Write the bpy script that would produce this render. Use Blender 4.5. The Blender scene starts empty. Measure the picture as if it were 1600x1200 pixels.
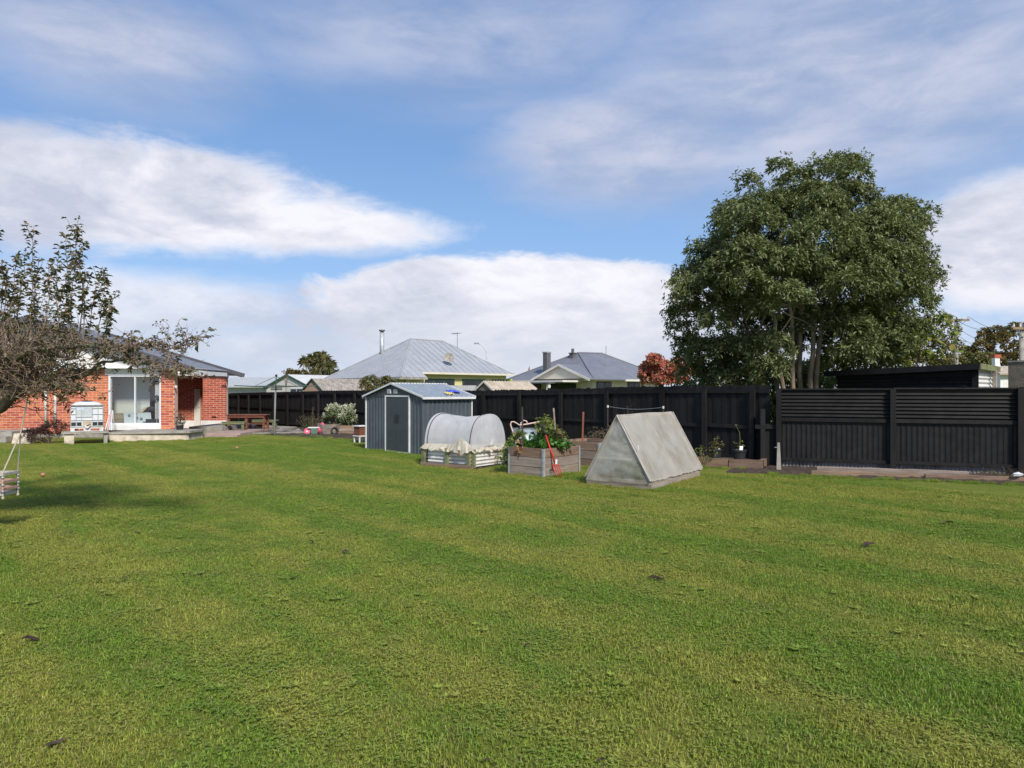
import bpy, math, random
import numpy as np
from mathutils import Vector, Matrix

# ------------------------------------------------------------------ camera, sky, sun, exposure
scene = bpy.context.scene
COL = scene.collection
R = math.radians
CAM_H, FPX, HOR = 1.75, 1100.0, 612.0          # eye height (m), focal length and horizon (in photo pixels)
cam = bpy.data.cameras.new('camera'); cam_o = bpy.data.objects.new('camera', cam); COL.objects.link(cam_o)
cam_o.location = (0, 0, CAM_H); cam_o.rotation_euler = (R(90), 0, 0)
cam.sensor_fit = 'HORIZONTAL'; cam.sensor_width = 36.0; cam.lens = 36.0*FPX/1600.0
cam.shift_y = (HOR-600.0)/1600.0; cam.clip_start = 0.05; cam.clip_end = 2000
scene.camera = cam_o
scene.view_settings.view_transform = 'Standard'; scene.view_settings.look = 'None'
scene.view_settings.gamma = 1.0; scene.view_settings.use_curve_mapping = False
scene.view_settings.exposure = 0.35

SUN_AZ, SUN_EL = R(157), R(41)                   # azimuth clockwise from +Y: behind the camera, to the right
sun_dir = Vector((math.sin(SUN_AZ)*math.cos(SUN_EL), math.cos(SUN_AZ)*math.cos(SUN_EL), math.sin(SUN_EL)))
sl = bpy.data.lights.new('sun', 'SUN'); sl.energy = 3.8; sl.angle = R(9.0); sl.color = (1.0, 0.94, 0.85)
so = bpy.data.objects.new('sun', sl); COL.objects.link(so); so.location = (20, -25, 30)
so.rotation_euler = (-sun_dir).to_track_quat('-Z', 'Y').to_euler()

class NT:
    """small node-building helper"""
    def __init__(s, tree): s.t = tree; s.n = tree.nodes; s.l = tree.links
    def new(s, typ, ins=None, **kw):
        n = s.n.new(typ)
        for k, v in kw.items(): setattr(n, k, v)
        for k, v in (ins or {}).items():
            if isinstance(v, bpy.types.NodeSocket): s.l.new(v, n.inputs[k])
            else: n.inputs[k].default_value = v
        return n
    def math(s, op, a, b=0.0, c=None, clamp=False):
        ins = {0: a, 1: b}
        if c is not None: ins[2] = c
        return s.new('ShaderNodeMath', ins, operation=op, use_clamp=clamp).outputs[0]
    def smooth(s, v, a, b, o0=0.0, o1=1.0):
        return s.new('ShaderNodeMapRange', {0: v, 1: a, 2: b, 3: o0, 4: o1}, interpolation_type='SMOOTHSTEP').outputs[0]
    def mix(s, f, a, b, blend='MIX'):
        n = s.new('ShaderNodeMix', data_type='RGBA', blend_type=blend)
        for k, v in ((0, f), (6, a), (7, b)):
            if isinstance(v, bpy.types.NodeSocket): s.l.new(v, n.inputs[k])
            else: n.inputs[k].default_value = v if k == 0 else (v[0], v[1], v[2], 1)
        return n.outputs[2]
    def noise(s, vec, scale, detail=4, rough=0.55, dist=0.0):
        ins = {'Scale': scale, 'Detail': detail, 'Roughness': rough, 'Distortion': dist}
        if vec is not None: ins['Vector'] = vec
        return s.new('ShaderNodeTexNoise', ins).outputs['Fac']

def build_world():
    w = bpy.data.worlds.new('World'); scene.world = w; w.use_nodes = True
    t = NT(w.node_tree); t.n.clear()
    sky = t.new('ShaderNodeTexSky', sky_type='NISHITA', sun_disc=False, sun_elevation=SUN_EL, sun_rotation=SUN_AZ,
                air_density=1.0, dust_density=0.6, ozone_density=1.6)
    d = t.new('ShaderNodeTexCoord').outputs['Generated']
    sep = t.new('ShaderNodeSeparateXYZ', {0: d}); x, y, z = sep.outputs
    az = t.math('ARCTAN2', x, y); el = t.math('ARCSINE', z)
    # perspective-flattened coordinates of a cloud deck
    den = t.math('ADD', t.math('MAXIMUM', z, 0.0), 0.13)
    px, py = t.math('DIVIDE', x, den), t.math('DIVIDE', y, den)
    deck = t.new('ShaderNodeCombineXYZ', {0: px, 1: py, 2: 0.0}).outputs[0]
    ae = t.new('ShaderNodeCombineXYZ', {0: az, 1: t.math('MULTIPLY', el, 2.4), 2: 0.3}).outputs[0]
    n_edge = t.noise(ae, 9.0, 10, 0.64, 0.35)
    n_puff = t.noise(ae, 15.0, 8, 0.62, 0.5)
    n_big = t.noise(ae, 3.0, 6, 0.6, 0.5)
    n_deck = t.noise(deck, 0.9, 8, 0.58, 0.6)
    strk = t.new('ShaderNodeMapping', {0: ae, 2: (0, 0, R(24)), 3: (1.0, 1.7, 1)}).outputs[0]
    n_str = t.noise(strk, 3.0, 8, 0.55, 0.3)
    e0 = t.math('SUBTRACT', n_edge, 0.5); b0 = t.math('SUBTRACT', n_big, 0.5)
    def blob(cx, cy, rx, ry, soft, amp, big=0.5, flat=None):
        a = math.atan((cx-800)/FPX); e = math.atan((HOR-cy)/math.hypot(FPX, cx-800))
        c = math.cos(a)
        ra, re = rx/FPX*c*c, ry/FPX*c
        u = t.math('DIVIDE', t.math('SUBTRACT', az, a), ra); v = t.math('DIVIDE', t.math('SUBTRACT', el, e), re)
        if flat: v = t.math('MULTIPLY', v, t.smooth(v, -0.3, 0.3, flat, 1.0))
        r = t.math('SQRT', t.math('ADD', t.math('MULTIPLY', u, u), t.math('MULTIPLY', v, v)))
        r = t.math('ADD', r, t.math('ADD', t.math('MULTIPLY', e0, amp), t.math('MULTIPLY', b0, big)))
        return t.smooth(r, 1.0+soft*.4, 1.0-soft, 0.0, 1.0)
    def mx(*a):
        r = a[0]
        for q in a[1:]: r = t.math('MAXIMUM', r, q)
        return r
    # bright cumulus and lenticular clouds near the horizon
    cum = mx(blob(190, 305, 430, 98, .34, .9, .4), blob(470, 350, 265, 50, .45, 1.0, .4),
             blob(800, 492, 340, 102, .16, .8, .3), t.math('MULTIPLY', blob(230, 478, 380, 62, .6, .9, .5), .85),
             blob(1600, 385, 225, 122, .25, .5, .25), t.math('MULTIPLY', blob(1150, 520, 420, 80, .6, .8, .4), .9),
             t.math('MULTIPLY', blob(520, 545, 600, 55, .8, .8, .6), .85))
    # thin high veil
    veil = mx(blob(1330, 120, 560, 215, .75, .5, .7), blob(980, 230, 250, 105, .55, .9, .6), blob(1330, 200, 330, 90, .7, .8, .6), blob(170, 70, 300, 110, .8, .7, .7),
              t.math('MULTIPLY', blob(700, 40, 420, 130, .9, .6, .8), .8))
    veil = t.math('MULTIPLY', veil, t.smooth(t.math('ADD', t.math('MULTIPLY', n_str, .65), t.math('MULTIPLY', n_edge, .35)), .30, .66, .58, 1.0))
    # the same kind of sky everywhere else
    side = t.smooth(t.math('ABSOLUTE', az), R(40), R(60)); up = t.smooth(el, R(30), R(44))
    other = t.math('MULTIPLY', mx(side, up), t.smooth(n_deck, .42, .66, 0.0, .85))
    veil = mx(veil, other)
    low = t.smooth(el, R(7.5), R(0.5), 0.0, 0.8)                     # haze low over the horizon
    cum = mx(cum, low)
    # colours (radiance before the 0.1 strength below)
    blue = t.mix(0.78, sky.outputs[0], t.mix(t.smooth(el, R(3), R(32)), (1.9, 3.25, 5.6), (.72, 1.75, 3.9)))
    vcol = t.mix(t.smooth(t.math('ADD', t.math('MULTIPLY', n_str, .6), t.math('MULTIPLY', n_edge, .4)), .34, .66), (2.5, 2.95, 4.1), (4.0, 4.2, 5.1))
    shade = t.math('ADD', t.math('ADD', t.smooth(n_big, .33, .66), t.math('MULTIPLY', e0, 1.0)), t.math('MULTIPLY', t.math('SUBTRACT', n_puff, .5), .9), clamp=True)
    ccol = t.mix(shade, (3.7, 3.9, 4.7), (6.2, 6.1, 6.4))
    ccol = t.mix(t.smooth(el, R(9), R(2), 0, .55), ccol, (4.3, 4.55, 5.1))
    c = t.mix(t.math('MULTIPLY', veil, .96), blue, vcol)
    c = t.mix(t.math('MULTIPLY', cum, .95), c, ccol)
    bg = t.new('ShaderNodeBackground', {0: c, 1: 0.124})
    out = t.new('ShaderNodeOutputWorld'); t.l.new(bg.outputs[0], out.inputs[0])
build_world()

# ------------------------------------------------------------------ surveying helpers (photo pixel + distance -> metres)
def SX(px, Y): return (px-800.0)/FPX*Y
def SZ(py, Y): return CAM_H+(HOR-py)/FPX*Y

# ------------------------------------------------------------------ tags
def tag(o, label=None, cat=None, group=None, kind=None):
    if label: o['label'] = label
    if cat: o['category'] = cat
    if group: o['group'] = group
    if kind: o['kind'] = kind
    return o
def thing(name, label, cat, loc=(0, 0, 0), rz=0.0, group=None):
    o = bpy.data.objects.new(name, None); COL.objects.link(o)
    o.location = loc; o.rotation_euler = (0, 0, rz); o.empty_display_size = 0.2
    return tag(o, label, cat, group)
def link(name, me, parent=None, loc=(0, 0, 0), rot=(0, 0, 0)):
    o = bpy.data.objects.new(name, me); COL.objects.link(o)
    o.location = loc; o.rotation_euler = rot
    if parent: o.parent = parent
    return o
def copy_tree(o, parent=None):
    c = o.copy(); COL.objects.link(c); c.parent = parent
    for ch in list(o.children): copy_tree(ch, c)
    return c

# ------------------------------------------------------------------ mesh builder
class MB:
    def __init__(s): s.v = []; s.f = []; s.smooth = False
    def add(s, vs, fs):
        k = len(s.v); s.v += [tuple(p) for p in vs]; s.f += [tuple(i+k for i in f) for f in fs]; return s
    def box(s, x0, x1, y0, y1, z0, z1):
        return s.add([(x0,y0,z0),(x1,y0,z0),(x1,y1,z0),(x0,y1,z0),(x0,y0,z1),(x1,y0,z1),(x1,y1,z1),(x0,y1,z1)],
                     [(0,3,2,1),(4,5,6,7),(0,1,5,4),(1,2,6,5),(2,3,7,6),(3,0,4,7)])
    def beam(s, a, b, w, h, up=(0, 0, 1)):
        a, b = Vector(a), Vector(b); d = (b-a).normalized(); u = Vector(up)
        if abs(d.dot(u)) > .98: u = Vector((0, 1, 0))
        r = d.cross(u).normalized()*w/2; q = r.cross(d).normalized()*h/2
        p = [a-r-q, a+r-q, a+r+q, a-r+q, b-r-q, b+r-q, b+r+q, b-r+q]
        return s.add(p, [(0,1,2,3),(4,7,6,5),(0,4,5,1),(1,5,6,2),(2,6,7,3),(3,7,4,0)])
    def tube(s, pts, rad, n=8, cap=True):
        pts = [Vector(p) for p in pts]; m = len(pts)
        if not hasattr(rad, '__len__'): rad = [rad]*m
        k = len(s.v); prev = None
        for i, p in enumerate(pts):
            d = (pts[min(i+1, m-1)]-pts[max(i-1, 0)]).normalized()
            if prev is None:
                u = Vector((0, 0, 1)) if abs(d.z) < .9 else Vector((1, 0, 0))
                a = d.cross(u).normalized()
            else:
                a = (prev-d*prev.dot(d)).normalized()
            prev = a; b = d.cross(a)
            for j in range(n):
                t = 2*math.pi*j/n; s.v.append(tuple(p+(a*math.cos(t)+b*math.sin(t))*rad[i]))
        for i in range(m-1):
            for j in range(n):
                j2 = (j+1) % n
                s.f.append((k+i*n+j, k+i*n+j2, k+(i+1)*n+j2, k+(i+1)*n+j))
        if cap:
            s.f.append(tuple(k+j for j in range(n))[::-1]); s.f.append(tuple(k+(m-1)*n+j for j in range(n)))
        return s
    def lathe(s, prof, n=20, c=(0, 0, 0)):
        k = len(s.v); m = len(prof)
        for r, z in prof:
            for j in range(n):
                t = 2*math.pi*j/n; s.v.append((c[0]+r*math.cos(t), c[1]+r*math.sin(t), c[2]+z))
        for i in range(m-1):
            for j in range(n):
                j2 = (j+1) % n; s.f.append((k+i*n+j, k+i*n+j2, k+(i+1)*n+j2, k+(i+1)*n+j))
        return s
    def prism(s, poly, z0, z1):
        n = len(poly)
        vs = [(x, y, z0) for x, y in poly]+[(x, y, z1) for x, y in poly]
        return s.add(vs, [tuple(range(n))[::-1], tuple(range(n, 2*n))]+[(i, (i+1) % n, n+(i+1) % n, n+i) for i in range(n)])
    def prism_y(s, poly, y0, y1):           # polygon in x,z swept along y
        n = len(poly)
        vs = [(x, y0, z) for x, z in poly]+[(x, y1, z) for x, z in poly]
        return s.add(vs, [tuple(range(n)), tuple(range(n, 2*n))[::-1]]+[(i, n+i, n+(i+1) % n, (i+1) % n) for i in range(n)])
    def slab(s, a, b, c, d, t):             # quad given thickness along its normal (downwards)
        a, b, c, d = map(Vector, (a, b, c, d)); n = (b-a).cross(d-a).normalized()*t
        return s.add([a, b, c, d, a-n, b-n, c-n, d-n], [(0,1,2,3),(7,6,5,4),(0,4,5,1),(1,5,6,2),(2,6,7,3),(3,7,4,0)])
    def grid(s, fn, nu, nv):
        k = len(s.v)
        for i in range(nu+1):
            for j in range(nv+1): s.v.append(tuple(fn(i/nu, j/nv)))
        for i in range(nu):
            for j in range(nv):
                a = k+i*(nv+1)+j; s.f.append((a, a+nv+1, a+nv+2, a+1))
        return s
    def mesh(s, name, mat=None, smooth=False):
        me = bpy.data.meshes.new(name); me.from_pydata(s.v, [], s.f); me.update()
        if mat: me.materials.append(mat)
        if smooth: me.polygons.foreach_set('use_smooth', [True]*len(me.polygons))
        return me
    def build(s, name, mat, parent=None, loc=(0, 0, 0), rot=(0, 0, 0), smooth=False):
        return link(name, s.mesh(name, mat, smooth), parent, loc, rot)

def np_mesh(name, v, f, mat):
    """fast mesh from an (N,3) array and an (M,k) index array"""
    me = bpy.data.meshes.new(name); v = np.asarray(v, np.float32); f = np.asarray(f, np.int32)
    me.vertices.add(len(v)); me.vertices.foreach_set('co', v.ravel())
    k = f.shape[1]; me.loops.add(f.size); me.loops.foreach_set('vertex_index', f.ravel())
    me.polygons.add(len(f)); me.polygons.foreach_set('loop_start', np.arange(0, f.size, k, dtype=np.int32))
    me.polygons.foreach_set('loop_total', np.full(len(f), k, np.int32))
    me.update(calc_edges=True); me.materials.append(mat); return me

def corrugated(w, h, pitch, amp, vertical=True, seg=6, trap=False, top=None):
    """sheet in the local x-z plane, ribs standing (vertical) or lying; waves bulge along y; top(x) trims the upper edge"""
    mb = MB(); n = max(2, int(round((w if vertical else h)/pitch*seg)))
    def prof(s):
        ph = (s/pitch) % 1.0
        if trap: return amp*min(1, max(0, (abs(ph-.5)-.18)/.10))
        return amp*math.sin(2*math.pi*ph)
    if vertical:
        return mb.grid(lambda u, v: (u*w, prof(u*w), v*(top(u*w) if top else h)), n, 1)
    return mb.grid(lambda u, v: (u*w, prof(v*h), v*h), 6, n)

# ------------------------------------------------------------------ materials
MATS = {}
def mk(name, c1, c2=None, scale=6.0, rough=0.75, bump=0.0, bscale=None, metal=0.0, obj_var=0.0, stretch=(1, 1, 1), dirt=None,
       dirt_amt=0.5, dscale=2.0, spec=0.35, lo=.35, hi=.65, world=False, isl=0.0):
    m = bpy.data.materials.new(name); m.use_nodes = True; t = NT(m.node_tree); b = t.n['Principled BSDF']
    co = t.new('ShaderNodeNewGeometry').outputs['Position'] if world else t.new('ShaderNodeTexCoord').outputs['Object']
    co = t.new('ShaderNodeMapping', {0: co, 3: stretch}).outputs[0]
    c2 = c2 or tuple(v*.8 for v in c1)
    rnd = t.new('ShaderNodeObjectInfo').outputs['Random'] if obj_var else None
    if rnd is not None:
        co = t.new('ShaderNodeVectorMath', {0: co, 1: t.new('ShaderNodeCombineXYZ', {0: t.math('MULTIPLY', rnd, 37.0), 1: 0, 2: 0}).outputs[0]}, operation='ADD').outputs[0]
    n = t.noise(co, scale, 6, .6)
    col = t.mix(t.smooth(n, lo, hi), c1, c2)
    if dirt:
        col = t.mix(t.math('MULTIPLY', t.smooth(t.noise(co, dscale, 7, .68, .4), .48, .72), dirt_amt), col, dirt)
    if obj_var:
        col = t.new('ShaderNodeHueSaturation', {0: t.math('ADD', .5, t.math('MULTIPLY', t.math('SUBTRACT', rnd, .5), obj_var*.05)), 1: 1.0,
                    2: t.math('ADD', 1.0, t.math('MULTIPLY', t.math('SUBTRACT', rnd, .5), obj_var)), 4: col}).outputs[0]
    if isl:
        ri = t.new('ShaderNodeNewGeometry').outputs['Random Per Island']
        col = t.new('ShaderNodeHueSaturation', {0: .5, 1: 1.0, 2: t.math('ADD', 1.0, t.math('MULTIPLY', t.math('SUBTRACT', ri, .5), isl)), 4: col}).outputs[0]
    t.l.new(col, b.inputs['Base Color'])
    t.l.new(t.smooth(t.noise(co, scale*2.3, 4), .2, .8, max(.05, rough-.12), min(1, rough+.12)), b.inputs['Roughness'])
    b.inputs['Metallic'].default_value = metal; b.inputs['Specular IOR Level'].default_value = spec
    if bump:
        bp = t.new('ShaderNodeBump', {'Strength': bump, 'Distance': 0.02, 'Height': t.noise(co, bscale or scale*4, 6, .65)})
        t.l.new(bp.outputs[0], b.inputs['Normal'])
    MATS[name] = m; return m

def mk_leaf(name, c1, c2, c3=None, trans=.3, rough=.45, wscale=1.2, spec=.4, c3_at=.8):
    """leaf: colour varies leaf by leaf and in soft clumps; light shines through a little"""
    m = bpy.data.materials.new(name); m.use_nodes = True; t = NT(m.node_tree); b = t.n['Principled BSDF']; o = t.n['Material Output']
    g = t.new('ShaderNodeNewGeometry'); ri = g.outputs['Random Per Island']
    n = t.noise(g.outputs['Position'], wscale, 3)
    f = t.math('ADD', t.math('MULTIPLY', ri, .6), t.math('MULTIPLY', t.smooth(n, .3, .7), .4))
    col = t.mix(f, c1, c2)
    if c3: col = t.mix(t.smooth(t.math('FRACT', t.math('MULTIPLY', ri, 7.31)), c3_at, c3_at+.05), col, c3)
    t.l.new(col, b.inputs['Base Color']); b.inputs['Roughness'].default_value = rough; b.inputs['Specular IOR Level'].default_value = spec
    tr = t.new('ShaderNodeBsdfTranslucent', {0: t.mix(.5, col, (1, 1, .3), 'MULTIPLY')})
    ms = t.new('ShaderNodeMixShader', {0: trans, 1: b.outputs[0], 2: tr.outputs[0]}); t.l.new(ms.outputs[0], o.inputs[0])
    MATS[name] = m; return m

def mk_sheet(name, col, alpha, trans=.5, rough=.5, dirt=None, noise=3.0, weave=0.0):
    """thin see-through cover: part clear, part diffuse, part letting light through"""
    m = bpy.data.materials.new(name); m.use_nodes = True; t = NT(m.node_tree); b = t.n['Principled BSDF']; o = t.n['Material Output']
    co = t.new('ShaderNodeTexCoord').outputs['Object']
    c = t.mix(t.smooth(t.noise(co, noise, 6, .65, .3), .42, .72), col, dirt or tuple(v*.85 for v in col))
    t.l.new(c, b.inputs['Base Color']); b.inputs['Roughness'].default_value = rough
    if weave:
        bp = t.new('ShaderNodeBump', {'Strength': weave, 'Distance': .01, 'Height': t.noise(co, 9, 5, .6, .8)}); t.l.new(bp.outputs[0], b.inputs['Normal'])
    tr = t.new('ShaderNodeBsdfTranslucent', {0: c})
    a = t.new('ShaderNodeMixShader', {0: trans, 1: b.outputs[0], 2: tr.outputs[0]})
    cl = t.new('ShaderNodeBsdfTransparent', {0: (1, 1, 1, 1)})
    al = t.smooth(t.noise(co, noise*1.7, 5), .3, .7, alpha-.06, min(1, alpha+.06))
    f = t.new('ShaderNodeMixShader', {0: al, 1: cl.outputs[0], 2: a.outputs[0]}); t.l.new(f.outputs[0], o.inputs[0])
    MATS[name] = m; return m

def mk_glass(name):
    m = bpy.data.materials.new(name); m.use_nodes = True; t = NT(m.node_tree); o = t.n['Material Output']; t.n.remove(t.n['Principled BSDF'])
    fac = t.new('ShaderNodeLayerWeight', {0: .5}).outputs['Facing']; fr = t.math('ADD', .04, t.math('MULTIPLY', t.math('POWER', fac, 5.0), .96))     # thin-pane reflection
    g = t.new('ShaderNodeBsdfGlossy', {0: (1, 1, 1, 1), 1: .02}); c = t.new('ShaderNodeBsdfTransparent', {0: (.95, .97, .97, 1)})
    ms = t.new('ShaderNodeMixShader', {0: fr, 1: c.outputs[0], 2: g.outputs[0]}); t.l.new(ms.outputs[0], o.inputs[0])
    MATS[name] = m; return m

mk('brick', (.56, .150, .070), (.44, .108, .055), 14, .85, .4, obj_var=.5, dirt=(.30, .07, .05), dscale=6, isl=.4)
mk('mortar', (.66, .44, .34), (.58, .38, .30), 9, .9, .2)
mk('white_paint', (.78, .77, .75), (.70, .69, .67), 3, .55, dirt=(.52, .50, .46), dirt_amt=.35)
mk('white_alu', (.72, .73, .75), (.66, .67, .69), 3, .4)
mk('concrete', (.36, .33, .29), (.26, .24, .21), 4, .9, .3, dirt=(.15, .14, .12), dirt_amt=.6)
mk('concrete_pale', (.66, .57, .45), (.50, .43, .34), 5, .9, .6, dirt=(.12, .10, .08), dirt_amt=.9, dscale=2.6)
mk('paving_pink', (.42, .30, .26), (.33, .24, .21), 3, .85, .2, dirt=(.25, .2, .18))
mk('roof_dark', (.10, .10, .112), (.08, .08, .092), 4, .6)
mk('fence_black', (.0215, .0200, .0200), (.0140, .0130, .0130), 5, .62, .25, bscale=40, stretch=(1, 1, .2), obj_var=.5, dirt=(.030, .029, .028), dirt_amt=.6, spec=.16)
mk('fence_black_iron', (.0150, .0142, .0142), (.0095, .0090, .0092), 3, .48, dirt=(.024, .023, .022), dirt_amt=.5, spec=.28)
mk('zinc', (.48, .50, .52), (.38, .40, .42), 5, .5, metal=.35, dirt=(.30, .28, .25), dirt_amt=.5)
mk('old_zinc', (.24, .23, .22), (.16, .155, .15), 4, .6, metal=.2, dirt=(.12, .10, .085), dirt_amt=.8, dscale=4)
mk('zinc_white', (.66, .65, .63), (.58, .57, .55), 5, .55, metal=.1, dirt=(.42, .36, .30), dirt_amt=.5)
mk('shed_steel', (.095, .115, .135), (.080, .097, .115), 2, .38, metal=.15, dirt=(.035, .038, .042), dirt_amt=.5, dscale=1.5, spec=.55)
mk('shed_door', (.062, .074, .086), (.050, .060, .070), 2, .42, metal=.15, dirt=(.085, .092, .098), dirt_amt=.35, spec=.5)
mk('shed_roof', (.34, .38, .42), (.28, .32, .36), 7, .45, metal=.3, dirt=(.44, .46, .47), dirt_amt=.5, dscale=5)
mk('shed_trim', (.70, .70, .70), (.62, .62, .62), 4, .5, dirt=(.45, .43, .4), dirt_amt=.3)
mk('timber_grey', (.30, .245, .20), (.20, .155, .125), 4, .85, .5, bscale=25, stretch=(.35, .35, 3), obj_var=.4, dirt=(.40, .36, .32), dirt_amt=.6)
mk('timber_brown', (.25, .165, .11), (.16, .105, .075), 4, .85, .5, bscale=25, stretch=(.35, .35, 3), obj_var=.45, dirt=(.33, .26, .20), dirt_amt=.5)
mk('timber_green', (.20, .21, .10), (.13, .14, .07), 6, .85, .4, obj_var=.3, dirt=(.26, .22, .14))
mk('table_red', (.20, .075, .045), (.14, .05, .03), 5, .6, .2, stretch=(.4, 3, 3))
mk('bench_green', (.19, .21, .11), (.14, .15, .08), 5, .75, .2)
mk('dark_plastic', (.022, .023, .025), (.03, .03, .032), 6, .5)
mk('grey_metal', (.34, .35, .36), (.28, .29, .30), 6, .45, metal=.4)
mk('pole_grey', (.62, .63, .64), (.54, .55, .56), 6, .5, metal=.2)
mk('wire', (.12, .13, .13), None, 6, .6)
mk('green_trim', (.045, .10, .065), (.035, .08, .05), 5, .6)
mk('cream_wall', (.66, .61, .50), (.60, .55, .45), 2, .8)
mk('cream_pale', (.66, .63, .58), (.60, .57, .52), 2, .8)
mk('yellow_wall', (.62, .57, .28), (.55, .50, .24), 2, .8)
mk('lime_wall', (.36, .50, .13), (.31, .43, .11), 2, .8)
mk('roof_grey', (.40, .41, .43), (.35, .36, .38), 1.2, .5, metal=.15, dirt=(.36, .36, .37), dirt_amt=.4)
mk('roof_slate', (.20, .205, .225), (.17, .175, .195), 1.2, .45, metal=.1)
mk('roof_seam', (.38, .39, .41), None, 2, .5)
mk('roof_slate_seam', (.20, .205, .23), None, 2, .5)
mk('roof_mossy', (.38, .33, .30), (.20, .18, .16), 5, .9, .4, dirt=(.28, .25, .12), dirt_amt=.5, dscale=4)
mk('roof_tan', (.48, .41, .32), (.36, .30, .23), 4, .85, .2)
mk('tan_board', (.46, .33, .23), (.40, .28, .20), 3, .85)
mk('pale_iron', (.46, .47, .47), (.40, .41, .41), 3, .6, metal=.1)
mk('dark_glass', (.012, .016, .020), (.02, .026, .03), 2, .08, spec=.6)
mk('chimney_grey', (.13, .13, .135), (.10, .10, .105), 8, .85, .3)
mk('chimney_stone', (.24, .21, .16), (.17, .15, .12), 7, .95, .6, dirt=(.20, .20, .08), dirt_amt=.6)
mk('terracotta', (.42, .10, .06), None, 6, .8)
mk('bark_grey', (.17, .145, .115), (.09, .078, .062), 12, .95, .6, stretch=(1, 1, .4), dirt=(.20, .19, .07), dirt_amt=.7, dscale=5)
mk('bark_pale', (.36, .28, .20), (.24, .185, .13), 9, .9, .4, stretch=(1, 1, .3))
mk('bark_dark', (.10, .08, .06), (.06, .05, .04), 12, .95, .4)
mk('twig', (.27, .195, .15), (.18, .13, .10), 12, .9)
mk('soil', (.075, .050, .038), (.040, .028, .022), 9, .95, .9, bscale=30, world=True, dirt=(.16, .11, .075), dirt_amt=.5, dscale=14)
mk('red_metal', (.55, .035, .020), (.46, .03, .02), 8, .45, dirt=(.3, .08, .05), dirt_amt=.3)
mk('pink_plastic', (.80, .16, .26), (.74, .13, .22), 6, .4)
mk('green_plastic', (.10, .20, .14), None, 6, .5)
mk('white_plastic', (.72, .72, .72), (.64, .64, .63), 4, .45, dirt=(.5, .48, .44), dirt_amt=.4)
mk('tank_white', (.66, .68, .70), (.58, .60, .62), 3, .4, dirt=(.45, .46, .44), dirt_amt=.5)
mk('label_grey', (.40, .44, .45), (.52, .55, .56), 5, .5)
mk('label_blue', (.40, .52, .68), (.6, .66, .72), 12, .5)
mk('wood_rail', (.46, .42, .39), (.36, .33, .30), 6, .8, .3, obj_var=.2)
mk('wood_red_rail', (.44, .27, .21), (.34, .20, .16), 6, .8, .3)
mk('rope', (.52, .46, .38), (.42, .37, .30), 30, .9)
mk('pink_stick', (.55, .34, .36), (.5, .3, .32), 6, .7)
mk('rust_stake', (.24, .085, .055), (.17, .06, .04), 9, .85)
mk('stake_dark', (.055, .052, .05), (.035, .034, .033), 9, .85)
mk('handle_pink', (.62, .46, .40), (.55, .40, .35), 6, .5)
mk('tray_blue', (.34, .40, .43), (.26, .31, .34), 5, .5, metal=.25, dirt=(.4, .36, .3), dirt_amt=.4)
mk('room_wall', (.62, .63, .60), (.60, .61, .58), 1.5, .9)
mk('curtain', (.030, .022, .030), (.05, .035, .045), 4, .95, stretch=(6, 6, .3))
mk('blind', (.62, .62, .62), (.5, .5, .5), 3, .9, stretch=(8, 8, .3))
mk('wicker', (.30, .24, .19), (.20, .16, .12), 30, .9, .5)
mk('cushion', (.06, .06, .075), None, 6, .95)
mk('tan_fabric', (.50, .40, .28), None, 6, .9)
mk('leaf_dead', (.035, .021, .017), (.075, .045, .03), 20, .85, obj_var=1.0)
mk('apple_red', (.42, .14, .10), (.5, .26, .14), 12, .45)
mk('litter', (.75, .76, .78), (.6, .62, .66), 30, .6)
mk('blue_tarp', (.03, .06, .42), (.05, .09, .5), 10, .5)
mk('yellow_tarp', (.6, .5, .16), None, 10, .5)
def mk_print():
    m = bpy.data.materials.new('printed_throw'); m.use_nodes = True; t = NT(m.node_tree); b = t.n['Principled BSDF']
    co = t.new('ShaderNodeTexCoord').outputs['Object']
    v = t.new('ShaderNodeTexVoronoi', {'Vector': co, 'Scale': 7.0}, distance='CHEBYCHEV')
    f = t.math('GREATER_THAN', t.new('ShaderNodeSeparateColor', {0: v.outputs['Color']}).outputs[0], .72)
    g = t.math('MULTIPLY', f, t.math('LESS_THAN', v.outputs['Distance'], .38))
    t.l.new(t.mix(t.math('MULTIPLY', g, .85), (.56, .60, .62), (.10, .11, .12)), b.inputs['Base Color']); b.inputs['Roughness'].default_value = .9
    MATS['printed_throw'] = m
mk_print()
mk_glass('glass')
mk_sheet('net', (.88, .87, .87), .78, .5, .8, dirt=(.78, .76, .75), noise=2.2, weave=.25)
mk_sheet('net_hem', (.74, .68, .56), .94, .35, .85, dirt=(.50, .42, .30), noise=4, weave=.6)
mk_sheet('poly_front', (.74, .73, .65), .46, .45, .3, dirt=(.46, .45, .36), noise=3, weave=.9)
mk_sheet('poly_side', (.72, .68, .61), .84, .50, .5, dirt=(.57, .51, .42), noise=2.0, weave=.3)
mk_leaf('leaf_big', (.095, .122, .048), (.215, .250, .105), (.30, .32, .16), .28, .58, 1.1, .25, .84)
mk_leaf('leaf_lime', (.14, .19, .045), (.27, .31, .08), (.32, .32, .08), .4, .5)
mk_leaf('leaf_vine', (.13, .20, .04), (.26, .32, .07), (.34, .30, .07), .45, .5)
mk_leaf('leaf_apple', (.080, .092, .042), (.190, .195, .095), (.24, .165, .10), .25, .5, 1.5, .4, .74)
mk_leaf('leaf_apple_brown', (.17, .125, .08), (.27, .20, .13), (.15, .14, .06), .25, .7, 1.5, .3, .65)
mk_leaf('leaf_red', (.58, .15, .13), (.70, .32, .24), (.24, .23, .08), .35, .6, 1.0, .3, .72)
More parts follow.
